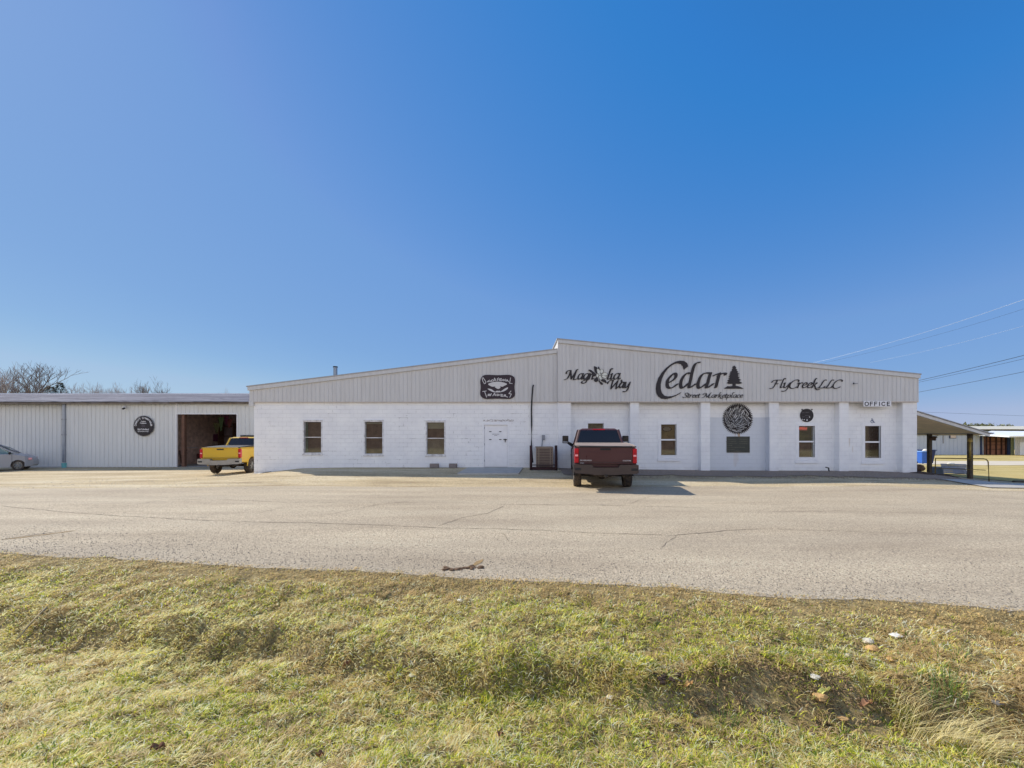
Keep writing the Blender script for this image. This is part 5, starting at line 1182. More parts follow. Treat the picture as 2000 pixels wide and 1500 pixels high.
def pickup(name, label, loc, rz, scale, paint, cover, dark=True):
    t = thing(name, label, 'pickup truck', loc, rz, scale=scale)
    L = lambda: MB(True)
    bed = [(.04, .70), (.62, .66)] + arch(1.25, .54, .66) + [(1.95, .60), (2.16, .60), (2.16, 1.43), (.04, 1.46)]
    body_prof(L(), bed, 1.0, 1.15, .03).build('bed', paint, t, bevel=.015)
    for s_ in (-1, 1):   # flared wheel arch lips
        for cy in (1.25, 5.25):
            L().tube([(s_*1.0, y, z) for y, z in arch(cy, .55, .66, 12, 178, 2)], .03, 6).build('arch_lip', MAT['plastic'] if dark else paint, t)
    L().prism([(.02, 1.462), (.02, 1.50), (1.1, 1.55), (2.1, 1.57), (2.1, 1.462)], 'x', -.94, .94).build('bed_cover' , cover, t, bevel=.015)
    for s_ in (-1, 1): L().box(s_*.955-.045, s_*.955+.045, .05, 2.14, 1.45, 1.487).build('bed_rail', MAT['plastic'] if dark else paint, t, bevel=.01)
    # tailgate
    tg = L().box(-.865, .865, -.035, .05, .90, 1.475).build('tailgate', paint, t, bevel=.018)
    L().box(-.80, .80, -.042, -.034, 1.0, 1.30).build('recess_panel', paint, tg, bevel=.004)
    L().box(-.17, .17, -.058, -.030, 1.36, 1.42).build('handle', MAT['plastic'], tg, bevel=.01)
    L().box(-.86, .86, -.075, .0, 1.45, 1.492).build('top_spoiler', MAT['plastic'] if dark else paint, tg, bevel=.012)
    L().box(-.86, .86, -.038, -.033, .955, .967).build('crease', MAT['plastic'], tg)
    # tail lights
    for s_ in (-1, 1):
        x0_, x1_ = sorted((s_*.872, s_*1.008))
        tl = L().box(x0_, x1_, -.03, .12, .93, 1.41).build('tail_light', MAT['red'], t, bevel=.02)
        L().box(x0_ + .02, x1_ - .02, -.04, .0, 1.15, 1.21).build('reverse_lens', MAT['pink'], tl, bevel=.008)
        L().box(x0_ + .015, x1_ - .015, -.038, .0, 1.24, 1.25).build('divider', MAT['plastic'], tl); L().box(x0_ + .015, x1_ - .015, -.038, .0, 1.10, 1.11).build('divider', MAT['plastic'], tl)
    # bumper
    bp = L().prism([(-1.02,.885),(-1.03,.64),(-.97,.60),(-.62,.585),(-.34,.56),(.34,.56),(.62,.585),(.97,.60),(1.03,.64),(1.02,.885),(.45,.885),(.40,.80),(-.40,.80),(-.45,.885)], 'y', -.2, .04).build('bumper', m_paint('bumper_paint', srgb(40, 30, 32), srgb(110, 92, 82), .3, .5) if dark else MAT['rim'], t, bevel=.02)
    L().box(-.42, .42, -.17, .03, .62, .80).build('plate_recess', MAT['plastic'], bp, bevel=.01)
    for s_ in (-1, 1):
        x0_, x1_ = sorted((s_*.80, s_*1.0)); L().box(x0_, x1_, -.21, .0, .70, .78).build('corner_step', MAT['black'], bp, bevel=.01)
        L().lathe((s_*.17, -.175, .72), (0, -1, 0), [(.02, 0), (.02, .02), (0, .02)], 8).build('plate_lamp', MAT['chrome'], bp)
    L().box(-.05, .05, -.26, .2, .48, .57).build('hitch', MAT['chassis'], t, bevel=.01)
    # cab
    cab = [(2.20, .56), (4.62, .56), (4.62, 1.26), (2.20, 1.30)]
    cb = body_prof(L(), cab, 1.0, 1.1, .05).build('cab', paint, t, bevel=.015)
    fr_ = [(4.64, .56), (4.70, .56)] + arch(5.25, .54, .66) + [(5.80, .60), (6.22, .56), (6.30, .80), (6.28, 1.12), (6.15, 1.26), (4.64, 1.33)]
    fe = body_prof(L(), fr_, 1.0, 1.15, .06).build('front_end', paint, t, bevel=.02)
    L().box(-.7, .7, 6.26, 6.33, .72, 1.12).build('grille', MAT['plastic'], fe, bevel=.02)
    for s_ in (-1, 1): x0_, x1_ = sorted((s_*.72, s_*.98)); L().box(x0_, x1_, 6.2, 6.32, .9, 1.12).build('headlight', MAT['pink'], fe, bevel=.02)
    L().box(-1.0, 1.0, 6.22, 6.42, .5, .72).build('front_bumper', MAT['rim'] if not dark else paint, fe, bevel=.03)
    RT = 2.12 if dark else 2.05
    B = [(-.95, 2.24, 1.28), (.95, 2.24, 1.28), (.95, 4.72, 1.26), (-.95, 4.72, 1.26)]; T_ = [(-.74, 2.50, RT - .06), (.74, 2.50, RT - .06), (.74, 3.92, RT - .06), (-.74, 3.92, RT - .06)]
    T2 = [(-.62, 2.62, RT), (.62, 2.62, RT), (.62, 3.78, RT), (-.62, 3.78, RT)]
    # pillars and roof: glass openings are real gaps between pillars
    def lerp3(a, b, t_): return tuple(a[i] + (b[i] - a[i]) * t_ for i in range(3))
    m = L()
    for i in range(4):
        b, tt = B[i], T_[i]; m.tube([b, lerp3(b, tt, .5), tt], [.055, .05, .055], 6)
    m.build('pillars', paint, cb)
    rf_ = L().add(T_ + T2 + [(x*1.03, y, z - .045) for x, y, z in T_], [(4,5,6,7), (0,1,5,4), (1,2,6,5), (2,3,7,6), (3,0,4,7), (8,9,1,0), (9,10,2,1), (10,11,3,2), (11,8,0,3), (11,10,9,8)]).build('roof', paint, t, bevel=.02)
    L().tube([lerp3(T_[0], T_[1], .36 - .02) [:1] + (2.48, RT - .045), lerp3(T_[0], T_[1], .66)[:1] + (2.48, RT - .045)], .022, 8).build('brake_light', MAT['red'], rf_)
    def pane(a, b, c, d, nm):
        ctr = [(a[i]+b[i]+c[i]+d[i])/4 for i in range(3)]; q_ = [lerp3(p, ctr, .035) for p in (a, b, c, d)]
        return L().slab(q_, .008).build(nm, MAT['cglass'], cb)
    pane(B[0], B[1], T_[1], T_[0], 'rear_window'); pane(B[2], B[3], T_[3], T_[2], 'windshield')
    for s0, s1, sx in ((1, 2, 1), (3, 0, -1)):
        bm, tm = lerp3(B[s0], B[s1], .48), lerp3(T_[s0], T_[s1], .52)
        pane(B[s0], bm, tm, T_[s0], 'side_window'); pane(bm, B[s1], T_[s1], tm, 'side_window')
        L().tube([bm, tm], .045, 6).build('middle_pillar', paint, cb)
    m = L()
    for x in (-.45, .45):
        for y in (2.75, 3.75): m.prism([(x-.24, 1.0), (x+.24, 1.0), (x+.22, 1.62), (x+.13, 1.66), (x+.12, 1.80), (x-.12, 1.80), (x-.13, 1.66), (x-.22, 1.62)], 'y', y, y + .12)
    m.build('seats', MAT['inside'], cb)
    for s_ in (-1, 1):
        if dark:
            x0_, x1_ = sorted((s_*1.15, s_*1.41))
            mr = L().box(x0_, x1_, 4.14, 4.30, 1.50, 1.83).build('mirror', MAT['plastic'], t, bevel=.03)
            L().box(x0_ + .03, x1_ - .03, 4.132, 4.139, 1.60, 1.80).build('mirror_glass', MAT['chassis'], mr); L().box(x0_ + .03, x1_ - .03, 4.132, 4.139, 1.53, 1.58).build('mirror_glass', MAT['steel'], mr)
            m = L().tube([(s_*.97, 4.30, 1.40), (s_*1.2, 4.22, 1.55)], [.075, .05], 8); m.build('mirror_arm', MAT['plastic'], mr)
        else:
            x0_, x1_ = sorted((s_*1.0, s_*1.22)); L().box(x0_, x1_, 4.16, 4.30, 1.34, 1.52).build('mirror', MAT['plastic'], t, bevel=.03)
    for s_ in (-1, 1):
        for cy in (1.25, 5.25): wheel(t, s_*.875, cy, .425, .27, s_)
    m = L().tube([(-.75, 1.25, .43), (.75, 1.25, .43)], .06, 8); m.blob((0, 1.25, .43), (.17, .2, .17), 3, j=.04); m.build('rear_axle', MAT['chassis'], t)
    m = L()
    for x in (-.42, .42): m.box(x - .05, x + .05, .1, 6.0, .56, .68)
    m.build('frame_rails', MAT['chassis'], t)
    L().lathe((0, .45, .60), (0, 0, -1), [(.0, 0), (.36, 0), (.36, .12), (.2, .16), (0, .16)], 20).build('spare_wheel', MAT['tyre'], t)
    L().tube([(.58, 1.9, .50), (.60, .6, .52), (.60, .02, .50)], .045, 10).build('exhaust', MAT['chassis'], t)
    L().tube([(-.62, .3, .66), (-.60, .35, .52)], .03, 6).build('shackle', MAT['chassis'], t)
    return t
tx, ty_ = PX(1182.5, 13.45), 13.45
t1 = pickup('pickup_truck', 'dusty dark maroon crew cab pickup parked nose to the wall', (tx, ty_, -.19), R(-7.2), 1.02, MAT['truck'], MAT['cover'])
def decal(par, body, x0, x1, z0, z1, y, mt):
    cu = bpy.data.curves.new('t', 'FONT'); cu.body = body; cu.extrude = .02; cu.offset = .02
    ob = bpy.data.objects.new('t', cu); COL.objects.link(ob); dg = bpy.context.evaluated_depsgraph_get(); dg.update()
    me = bpy.data.meshes.new_from_object(ob.evaluated_get(dg)); bpy.data.objects.remove(ob); bpy.data.curves.remove(cu)
    v = np.array([tuple(p.co) for p in me.vertices]); mn, mx_ = v.min(0), v.max(0); m = MB(True)
    m.v = [tuple(t) for t in np.stack([x0 + (v[:,0]-mn[0])/(mx_[0]-mn[0])*(x1-x0), y - v[:,2]/.02*.004, z0 + (v[:,1]-mn[1])/(mx_[1]-mn[1])*(z1-z0)], -1)]
    m.f = [tuple(p.vertices) for p in me.polygons]; bpy.data.meshes.remove(me); return m.build('lettering', mt, par)
tgo = [c for c in t1.children if c.name.startswith('tailgate')][0]
decal(tgo, 'SILVERADO', -.83, -.45, 1.0, 1.04, -.045, MAT['chrome']); decal(tgo, 'CUSTOM', .55, .81, 1.0, 1.04, -.045, MAT['chrome'])
decal(tgo, 'HD', -.82, -.70, .915, .945, -.038, MAT['chrome'])
t2 = pickup('pickup_truck', 'yellow pickup standing before the open shed, half behind the building corner', (PX(431, 20.1), 20.1, gz(-15, 21) - .0), R(9), .93, MAT['yellow'], MAT['plastic'], dark=False)

# minivan at the left edge
def minivan(loc, rz):
    t = thing('minivan', 'silver grey minivan cut by the left edge, parked by the shed', 'minivan', loc, rz)
    L = lambda: MB(True)     # y forward, nose at y = 0
    prof = [(-.02, .30), (-.05, .55), (-.08, .72), (-.35, .88), (-1.05, 1.02), (-4.75, 1.06), (-4.92, .75), (-4.88, .32), (-4.45, .26)] + [(p[0], p[1]) for p in arch(-3.98, .37, .3, 8, 185, -5, .33)][0:0]
    poly = [(-.10, .24), (-.02, .34), (-.03, .62), (-.14, .80), (-.45, .92), (-1.10, 1.04), (-4.80, 1.08), (-4.95, .80), (-4.92, .34), (-4.40, .24)] + [(y, z) for y, z in reversed(arch(-4.0, .38, .3, 8, 12, 168, .33))][0:0]
    rear = [(-4.0 + .38 * math.cos(R(a)), .33 + .38 * math.sin(R(a))) for a in range(190, -11, -20)]
    front = [(-.92 + .38 * math.cos(R(a)), .33 + .38 * math.sin(R(a))) for a in range(190, -11, -20)]
    full = [(-.10, .26), (-.02, .36), (-.03, .62), (-.14, .80), (-.45, .92), (-1.10, 1.04), (-4.80, 1.08), (-4.95, .80), (-4.92, .34), (-4.42, .26)] + rear + [(-3.5, .26), (-1.42, .26)] + front
    m = L(); n = len(full); tr_ = tessellate_polygon([[Vector((p[0], p[1], 0)) for p in full]]); vs = []
    secs = [(-.90, .0), (-.97, -.10), (-.80, .0), (0, 0), (.80, 0), (.97, -.10), (.90, 0)]
    xs = [-.96, -.93, -.7, 0, .7, .93, .96]
    for si, x in enumerate(xs):
        for (y, z) in full:
            pull = .55 * max(0, (abs(x) - .3) / .66) ** 2.2 if y > -.6 else 0
            pr_ = .2 * max(0, (abs(x) - .3) / .66) ** 2 if y < -4.5 else 0
            yy = y - pull * max(0, (y + .6) / .6) + pr_
            vs.append((x, yy, z - (.03 if si in (0, 6) and z > .6 else 0)))
    fs = [tuple(q_) for q_ in tr_] + [tuple(i + 6*n for i in reversed(q_)) for q_ in tr_]
    for s_ in range(6): fs += [(s_*n+i, s_*n+(i+1)%n, (s_+1)*n+(i+1)%n, (s_+1)*n+i) for i in range(n)]
    m.add(vs, fs); m.build('body', MAT['silver'], t, bevel=.012)
    hb, ht = .88, .68
    base = [(-1.12, 1.03), (-4.82, 1.07)]; roofp = [(-2.30, 1.66), (-2.75, 1.72), (-3.6, 1.745), (-4.45, 1.70), (-4.62, 1.62)]
    # roof shell
    m = L(); vs = []
    for y, z in roofp: vs += [(-ht, y, z - .045), (-ht*.8, y, z), (0, y, z + .02), (ht*.8, y, z), (ht, y, z - .045)]
    m.add(vs, [(5*i+j, 5*i+5+j, 5*i+6+j, 5*i+1+j) for i in range(4) for j in range(4)]); ro_ = m.build('roof', MAT['silver'], t, smooth=True); so_ = ro_.modifiers.new('s', 'SOLIDIFY'); so_.thickness = .04
    for s_ in (-1, 1):
        a0 = (s_*hb, -1.10, 1.03); a1 = (s_*ht, -2.30, 1.63); am = (s_*(hb+ht)/2*1.02, -1.66, 1.38)
        L().tube([a0, am, a1, (s_*ht, -2.75, 1.69)], [.03, .035, .04, .04], 6).build('front_pillar', MAT['silver'], t)
        L().tube([(s_*ht, -4.5, 1.64), (s_*hb, -4.80, 1.05)], .06, 6).build('rear_pillar', MAT['silver'], t)
        L().tube([(s_*hb, -2.35, 1.04), (s_*(ht+.01), -2.62, 1.66)], .05, 6).build('middle_pillar', MAT['black'], t)
        L().tube([(s_*hb, -3.5, 1.05), (s_*(ht+.01), -3.6, 1.70)], .04, 6).build('middle_pillar', MAT['black'], t)
        def pn(q_, nm, mt): L().slab(q_ if s_ > 0 else q_[::-1], .006).build(nm, mt, t)
        hx, tx_ = s_*(hb - .015), s_*(ht - .01)
        pn([(hx, -1.30, 1.05), (hx, -2.33, 1.05), (tx_, -2.58, 1.62), (tx_ + s_*.01, -2.32, 1.60), (s_*(hb+ht)/2, -1.72, 1.36)][::-1], 'front_side_window', MAT['vglass'])
        pn([(hx, -2.37, 1.06), (hx, -3.48, 1.06), (tx_, -3.58, 1.66), (tx_, -2.66, 1.64)][::-1], 'sliding_door_window', MAT['cglass'])
        pn([(hx, -3.52, 1.06), (hx, -4.74, 1.07), (tx_, -4.48, 1.62), (tx_, -3.62, 1.66)][::-1], 'quarter_window', MAT['cglass'])
        mr = L().blob((s_*1.02, -1.32, 1.10), (.10, .07, .09), 5, j=.06).build('mirror', MAT['plastic'], t, smooth=True)
        for yy, nm in ((-2.36, 'door_seam'), (-1.22, 'door_seam')): L().box(min(s_*.958, s_*.966), max(s_*.958, s_*.966), yy - .008, yy + .008, .32, 1.02).build(nm, MAT['plastic'], t)
        for yy in (-2.20, -2.52): L().box(min(s_*.955, s_*.985), max(s_*.955, s_*.985), yy - .08, yy + .08, .86, .895).build('door_handle', MAT['chrome'], t, bevel=.01)
        L().box(min(s_*.95, s_*.975), max(s_*.95, s_*.975), -3.5, -1.36, .58, .62).build('side_moulding', MAT['silver'], t)
        L().box(min(s_*.62, s_*.90), max(s_*.62, s_*.90), -.42, -.24, .66, .79).build('headlight', MAT['pink'], t, bevel=.03)
        for cy in (-.92, -4.0): wheel(t, s_*.86, cy, .335, .22, s_, 7, .66)
    L().slab([(-.82, -1.14, 1.05), (.82, -1.14, 1.05), (.64, -2.28, 1.62), (-.64, -2.28, 1.62)], .006).build('windshield', MAT['cglass'], t)
    L().slab([(.80, -4.84, 1.08), (-.80, -4.84, 1.08), (-.62, -4.62, 1.60), (.62, -4.62, 1.60)], .006).build('rear_window', MAT['cglass'], t)
    L().box(-.8, .8, -4.4, -1.6, .3, .9).build('interior', MAT['inside'], t)
    return t
vx, vy = PX(77, 26.6), 26.6
van = minivan((vx, vy, gz(vx - 1, vy) - .03), R(-90 + 42)); van.scale = (1, .82, 1.04)

# ================================================================ RIGHT SIDE
# porch canopy on the east wall
can = thing('porch_canopy', 'sloping white edged porch canopy on dark posts at the right end', 'canopy', (21, 20.5, gz(21, 20)))
cy0, cy1 = 19.0, 23.2
ca, cb_ = P(1792, 805, cy0), P(1932, 847.5, cy0); xw = XR + .01
zc = lambda x: ca.z + (cb_.z - ca.z) * (x - ca.x) / (cb_.x - ca.x)
MB().prism([(xw, zc(xw) - .15), (cb_.x, zc(cb_.x) - .13), (cb_.x, zc(cb_.x) - .0), (xw, zc(xw))], 'y', cy0 - .03, cy0 + .03).build('fascia', MAT['fascia'], can)
MB().prism([(xw, zc(xw) + .012), (cb_.x + .08, zc(cb_.x + .08) + .012), (cb_.x + .08, zc(cb_.x + .08) + .05), (xw, zc(xw) + .05)], 'y', cy0 - .08, cy1 + .05).build('roof_sheet', MAT['roof'], can)
MB().prism([(xw, zc(xw) - .075), (cb_.x - .02, zc(cb_.x - .02) - .075), (cb_.x - .02, zc(cb_.x - .02) - .01), (xw, zc(xw) - .01)], 'y', cy0 + .04, cy1).build('soffit', MAT['ceil'], can)
pxn, pxf = 22.42, 22.42; yn, yf = 19.55, 21.45
zb0 = PZ(848, yn)
MB().box(pxn - .09, pxn + .09, cy0 + .1, cy1 - .1, zb0 + .02, zb0 + .2).build('beam', MAT['beam'], can, bevel=.008)
for (x, y) in ((pxn, yn), (pxf, yf)): MB().box(x - .075, x + .075, y - .075, y + .075, gz(x, y) - .1, zb0 + .019).build('post', MAT['post'], can, bevel=.01)

# lamp tube on the near post
lm = thing('wind_chime', 'tall narrow yellow brown tube with a wider cap hanging on the nearer porch post', 'hanging tube', (pxn + .13, yn - .16, PZ(898, yn)))
xx = PX(1894.5, yn - .16)
MB().tube([(xx, yn - .16, PZ(899, yn)), (xx, yn - .16, PZ(862, yn))], .045, 10).build('tube', MAT['brass'], lm, smooth=True)
MB().lathe((xx, yn - .16, PZ(863, yn)), (0, 0, 1), [(.0, 0), (.085, 0), (.085, .10), (.04, .18), (0, .18)], 12).build('cap', MAT['brass'], lm)
hb_ = thing('hanging_plant', 'dark bracket with dried plant at the top of the farther porch post', 'hanging basket', (pxf + .15, yf - .1, PZ(858, yf)))
MB().blob(P(1822, 856, yf - .1), (.16, .14, .12), 9, j=.35).build('basket', MAT['mud'], hb_)
m = MB(); r9 = random.Random(4)
for k in range(22):
    a = r9.random() * 6.28; c_ = P(1822, 855, yf - .1); m.tube([c_, c_ + Vector((math.cos(a) * .22, math.sin(a) * .2, r9.uniform(-.02, .16)))], [.012, .004], 4)
m.build('dry_stems', MAT['post'], hb_)
# handrail
xr0, yr0, xr1, yr1 = 21.05, 17.7, 21.05, 19.85
hr = thing('handrail', 'thin mustard yellow pipe handrail beside the porch', 'handrail', (xr0, (yr0 + yr1) / 2, gz(xr0, yr0)))
zt_ = PZ(896.5, yr0); zt2 = PZ(895, yr1)
MB().tube([(xr0 + .03, yr0 - .06, gz(xr0, yr0) - .1), (xr0 + .02, yr0 - .03, zt_ - .12), (xr0, yr0 + .02, zt_ - .02), (xr0, yr0 + .12, zt_), (xr1, yr1, zt2), (xr1, yr1 + .02, gz(xr1, yr1) - .1)], .024, 8).build('rail', MAT['railm'], hr, smooth=True)
MB().tube([(xr0, yr0 + .05, zt_ - .5), (xr1, yr1, zt2 - .48)], .018, 6).build('lower_rail', MAT['railm'], hr)
# bench under the porch
bn = thing('porch_bench', 'blue grey slatted bench with a white cushion beyond the handrail', 'bench', (PX(1852, 22.6), 22.6, gz(24.6, 22.6)))
bxc = PX(1852, 22.6); bz = gz(bxc, 22.6)
def slat(m, p, q_, w_, t_): m.slab([p, q_, (q_[0], q_[1] + w_[1], q_[2] + w_[2]), (p[0], p[1] + w_[1], p[2] + w_[2])], t_)
m = MB()
for k in range(6): z_ = bz + .10 + k * .085; m.slab([(bxc - .72 + k*.03, 22.2 + k*.05, z_ + .0), (bxc + .62 + k*.05, 22.2 + k*.05, z_ - .03), (bxc + .62 + k*.05, 22.24 + k*.05, z_ + .04), (bxc - .72 + k*.03, 22.24 + k*.05, z_ + .07)], .02)
m.build('back_slats', MAT['bench'], bn)
m = MB()
for k in range(5): m.box(bxc - .7, bxc + .7, 22.55 + k * .1, 22.63 + k * .1, bz + .36, bz + .385)
m.build('seat_slats', MAT['bench'], bn)
for x in (bxc - .7, bxc + .68): MB().box(x - .03, x + .03, 22.2, 22.95, bz, bz + .36).build('leg', MAT['bench'], bn)
tag(MB().blob((bxc - .02, 22.45, bz + .60), (.22, .14, .07), 6, 10, 6, .12).build('cushion', MAT['cushion'], smooth=True), 'white crumpled cushion lying on the slatted bench', 'cushion')
# bins
def bin_(px, py, Y, h, w_, mt, label, lidc):
    x = PX(px, Y); z = PZ(py, Y); t = thing('wheelie_bin', label, 'bin', (x, Y, z), group='blue rubbish bins behind the building corner')
    m = MB().add([(x-w_*.36,Y-w_*.36,z+.05),(x+w_*.36,Y-w_*.36,z+.05),(x+w_*.36,Y+w_*.36,z+.05),(x-w_*.36,Y+w_*.36,z+.05),(x-w_*.5,Y-w_*.5,z+h),(x+w_*.5,Y-w_*.5,z+h),(x+w_*.5,Y+w_*.5,z+h),(x-w_*.5,Y+w_*.5,z+h)],
                 [(0,3,2,1),(4,5,6,7),(0,1,5,4),(1,2,6,5),(2,3,7,6),(3,0,4,7)]); m.build('tub', mt, t, bevel=.03)
    MB().box(x - w_*.55, x + w_*.55, Y - w_*.58, Y + w_*.52, z + h + .003, z + h + .07).build('lid', lidc, t, bevel=.02)
    for s_ in (-1, 1): MB().lathe((x + s_ * w_*.36, Y + w_*.3, z + .1), (s_, 0, 0), [(.1, 0), (.1, .05), (0, .05)], 12).build('wheel', MAT['plastic'], t)
    return t
bin_(1801, 906, 29.5, .88, .62, MAT['binb'], 'bright blue wheelie bin with pale lid just right of the building corner', mat('pale_blue_lid', srgb(120, 160, 220), .5))
bin_(1809.5, 905.5, 31, 1.02, .72, MAT['bind'], 'navy bin behind the bright blue one', MAT['bind'])
tag(MB().blob(P(1808, 880, 30.6), (.22, .18, .13), 8, 9, 6, .15).build('white_bag', MAT['cushion'], smooth=True), 'white bag lying on top of the navy bin', 'bag')
tag(MB().blob(P(1795, 893, 25.5), (.5, .4, .12), 12, 10, 6, .2).build('grey_sheet', MAT['black']), 'dark low object behind the corner beside the bins', 'object') if 0 else None
# dirt heap at the corner
m = MB(); r7 = random.Random(7); 
nx_, ny__ = 26, 14; vs = []
for j in range(ny__):
    for i in range(nx_):
        u, v_ = i / (nx_-1), j / (ny__-1); x = 18.6 + 2.6 * u; y = 18.1 + 1.5 * v_
        h = math.sin(math.pi * u) ** .8 * math.sin(math.pi * v_) * (.10 + .22 * (float(vnoise(x, y, .3, 61)) - .35))
        vs.append((x, y, gz(x, y) - .03 + max(0, h)))
m.add(vs, [(j*nx_+i, j*nx_+i+1, (j+1)*nx_+i+1, (j+1)*nx_+i) for j in range(ny__-1) for i in range(nx_-1)])
tag(m.build('dirt_heap', MAT['mud'], smooth=True), 'dark reddish heap of dirt against the right building corner', 'dirt heap')
tag(MB().blob(P(1796, 914, 19.3), (.2, .2, .17), 15, 12, 8, .08).build('boulder', mat('brown_rock', srgb(92, 72, 56), .95, var=.3, scale=6, bump=.5)), 'rounded brown boulder beside the dirt heap', 'rock')
# low planter / dark kerb edge right of the porch
tag(MB().tube([(22.6, 18.0, gz(22.6, 18)), (25, 17.95, gz(25, 18) + .03), (30, 17.9, gz(30, 18) + .02)], .07, 8).build('edging_log', MAT['post']), 'dark low timber edging along the lawn right of the porch', 'edging')

# far white building behind the porch
Yb = 58.0; fb = thing('long_white_building', 'long white ribbed metal building far behind the porch', 'building', (PX(1860, Yb), Yb + 6, gz(60, 60)))
zb_ = PZ(888, Yb) - .3
m = MB(); ribbed(m, PX(1700, Yb), PX(1929, Yb), Yb, K1(zb_), K1(PZ(844, Yb)), .6, .05, .08); m.box(PX(1700, Yb), PX(1929, Yb), Yb + .05, Yb + 18, zb_, PZ(845, Yb)); m.build('wall', m_sheet('blue_white_siding', srgb(184, 192, 206), srgb(160, 164, 172), .3), fb)
MB().box(PX(1914, Yb), PX(1916.8, Yb), Yb - .12, Yb + .02, zb_, PZ(845, Yb)).build('downpipe', MAT['navy'], fb)
for a, b in ((1841, 1843),): MB().box(PX(a, Yb), PX(b, Yb), Yb - .05, Yb + .0, PZ(866, Yb), PZ(848, Yb)).build('stain_strip', MAT['elec'], fb)
wn = MB().box(PX(1853.5, Yb), PX(1866.5, Yb), Yb - .1, Yb, PZ(856.3, Yb), PZ(846, Yb)).build('window', MAT['navy'], fb); MB().box(PX(1855, Yb), PX(1865.5, Yb), Yb - .12, Yb - .09, PZ(855.3, Yb), PZ(847, Yb)).build('pane', mat('blind', srgb(206, 190, 178), .6), wn)
MB().prism([(Yb - .6, PZ(845, Yb)), (Yb + 9, PZ(836, Yb)), (Yb + 18, PZ(845, Yb)), (Yb + 18, PZ(846, Yb)), (Yb - .6, PZ(847, Yb))], 'x', PX(1700, Yb), PX(1932, Yb)).build('roof', MAT['groof'], fb)
fb2 = thing('open_front_building', 'low building with brown plank front, white lean-to roof and pale green post', 'building', (PX(1965, 56), 58, gz(64, 60)))
Yc = 57.5
m = MB().box(PX(1929, Yc), PX(1968, Yc), Yc + .25, Yc + 12, zb_, PZ(853, Yc)); m.build('plank_front', MAT['brickw'], fb2)
m = MB()
for a in (1929, 1936.5, 1948, 1958.5, 1967): m.box(PX(a, Yc), PX(a + 1.2, Yc), Yc + .1, Yc + .24, zb_, PZ(853, Yc))
for y in (853, 861.5, 868.5, 877): m.box(PX(1929, Yc), PX(1968, Yc), Yc + .16, Yc + .23, PZ(y + 1, Yc), PZ(y, Yc))
m.build('brown_frame', MAT['dkbrown'], fb2)
MB().box(PX(1969, Yc), PX(1974, Yc), Yc, Yc + 4, zb_, PZ(852, Yc)).build('corner_panel', MAT['navy'], fb2); MB().box(PX(1974, Yc), PX(1979, Yc), Yc - .1, Yc + 4, zb_, PZ(852, Yc)).build('side_panel', MAT['gpost'], fb2)
MB().box(PX(1979, Yc) - .1, PX(1981, Yc), Yc - 2.2, Yc - 2.0, zb_ - .1, PZ(853, Yc - 2)).build('post', MAT['gpost'], fb2)
m = MB().add([(PX(1931, 56), 57.4, PZ(848, 57.4)), (PX(1975, 54), 54.2, PZ(851.5, 54.2)), (PX(2040, 54), 54.2, PZ(850, 54.2)), (PX(2060, 62), 62, PZ(842.5, 62)), (PX(1937, 62), 62, PZ(841.5, 62))], [(0,1,2,3,4)])
o = m.build('lean_to_roof', MAT['wroof'], fb2); so = o.modifiers.new('s', 'SOLIDIFY'); so.thickness = .18; so.offset = -1
m = MB(); ribbed(m, PX(1982, Yc - .5), PX(2080, Yc - .5), Yc - .5, K1(zb_), K1(PZ(852, Yc)), .4, .04); m.build('right_wall', MAT['siding'], fb2)
gd_ = MB().box(PX(1990.5, Yc - .5), PX(2012, Yc - .5), Yc - .6, Yc - .45, zb_, PZ(864, Yc)).build('garage_door', MAT['trim'], fb2)
lrf = thing('long_low_building', 'long low building with cream roof on the far right behind the lean-to', 'building', (100, 84, gz(90, 84)))
MB().prism([(80, PZ(838, 80)), (90, PZ(832.3, 90)), (90, PZ(833, 90)), (80, PZ(838.8, 80))], 'x', PX(1897, 80), 190).build('roof', MAT['croof'], lrf)
MB().box(PX(1897, 80) + .5, 190, 80.6, 100, -2.2, PZ(839, 80)).build('wall', MAT['groof'], lrf)
MB().box(PX(1897, 80) + .3, 190, 80.2, 80.4, PZ(840.5, 80), PZ(838.9, 80)).build('eave_shadow_board', MAT['dkbrown'], lrf)

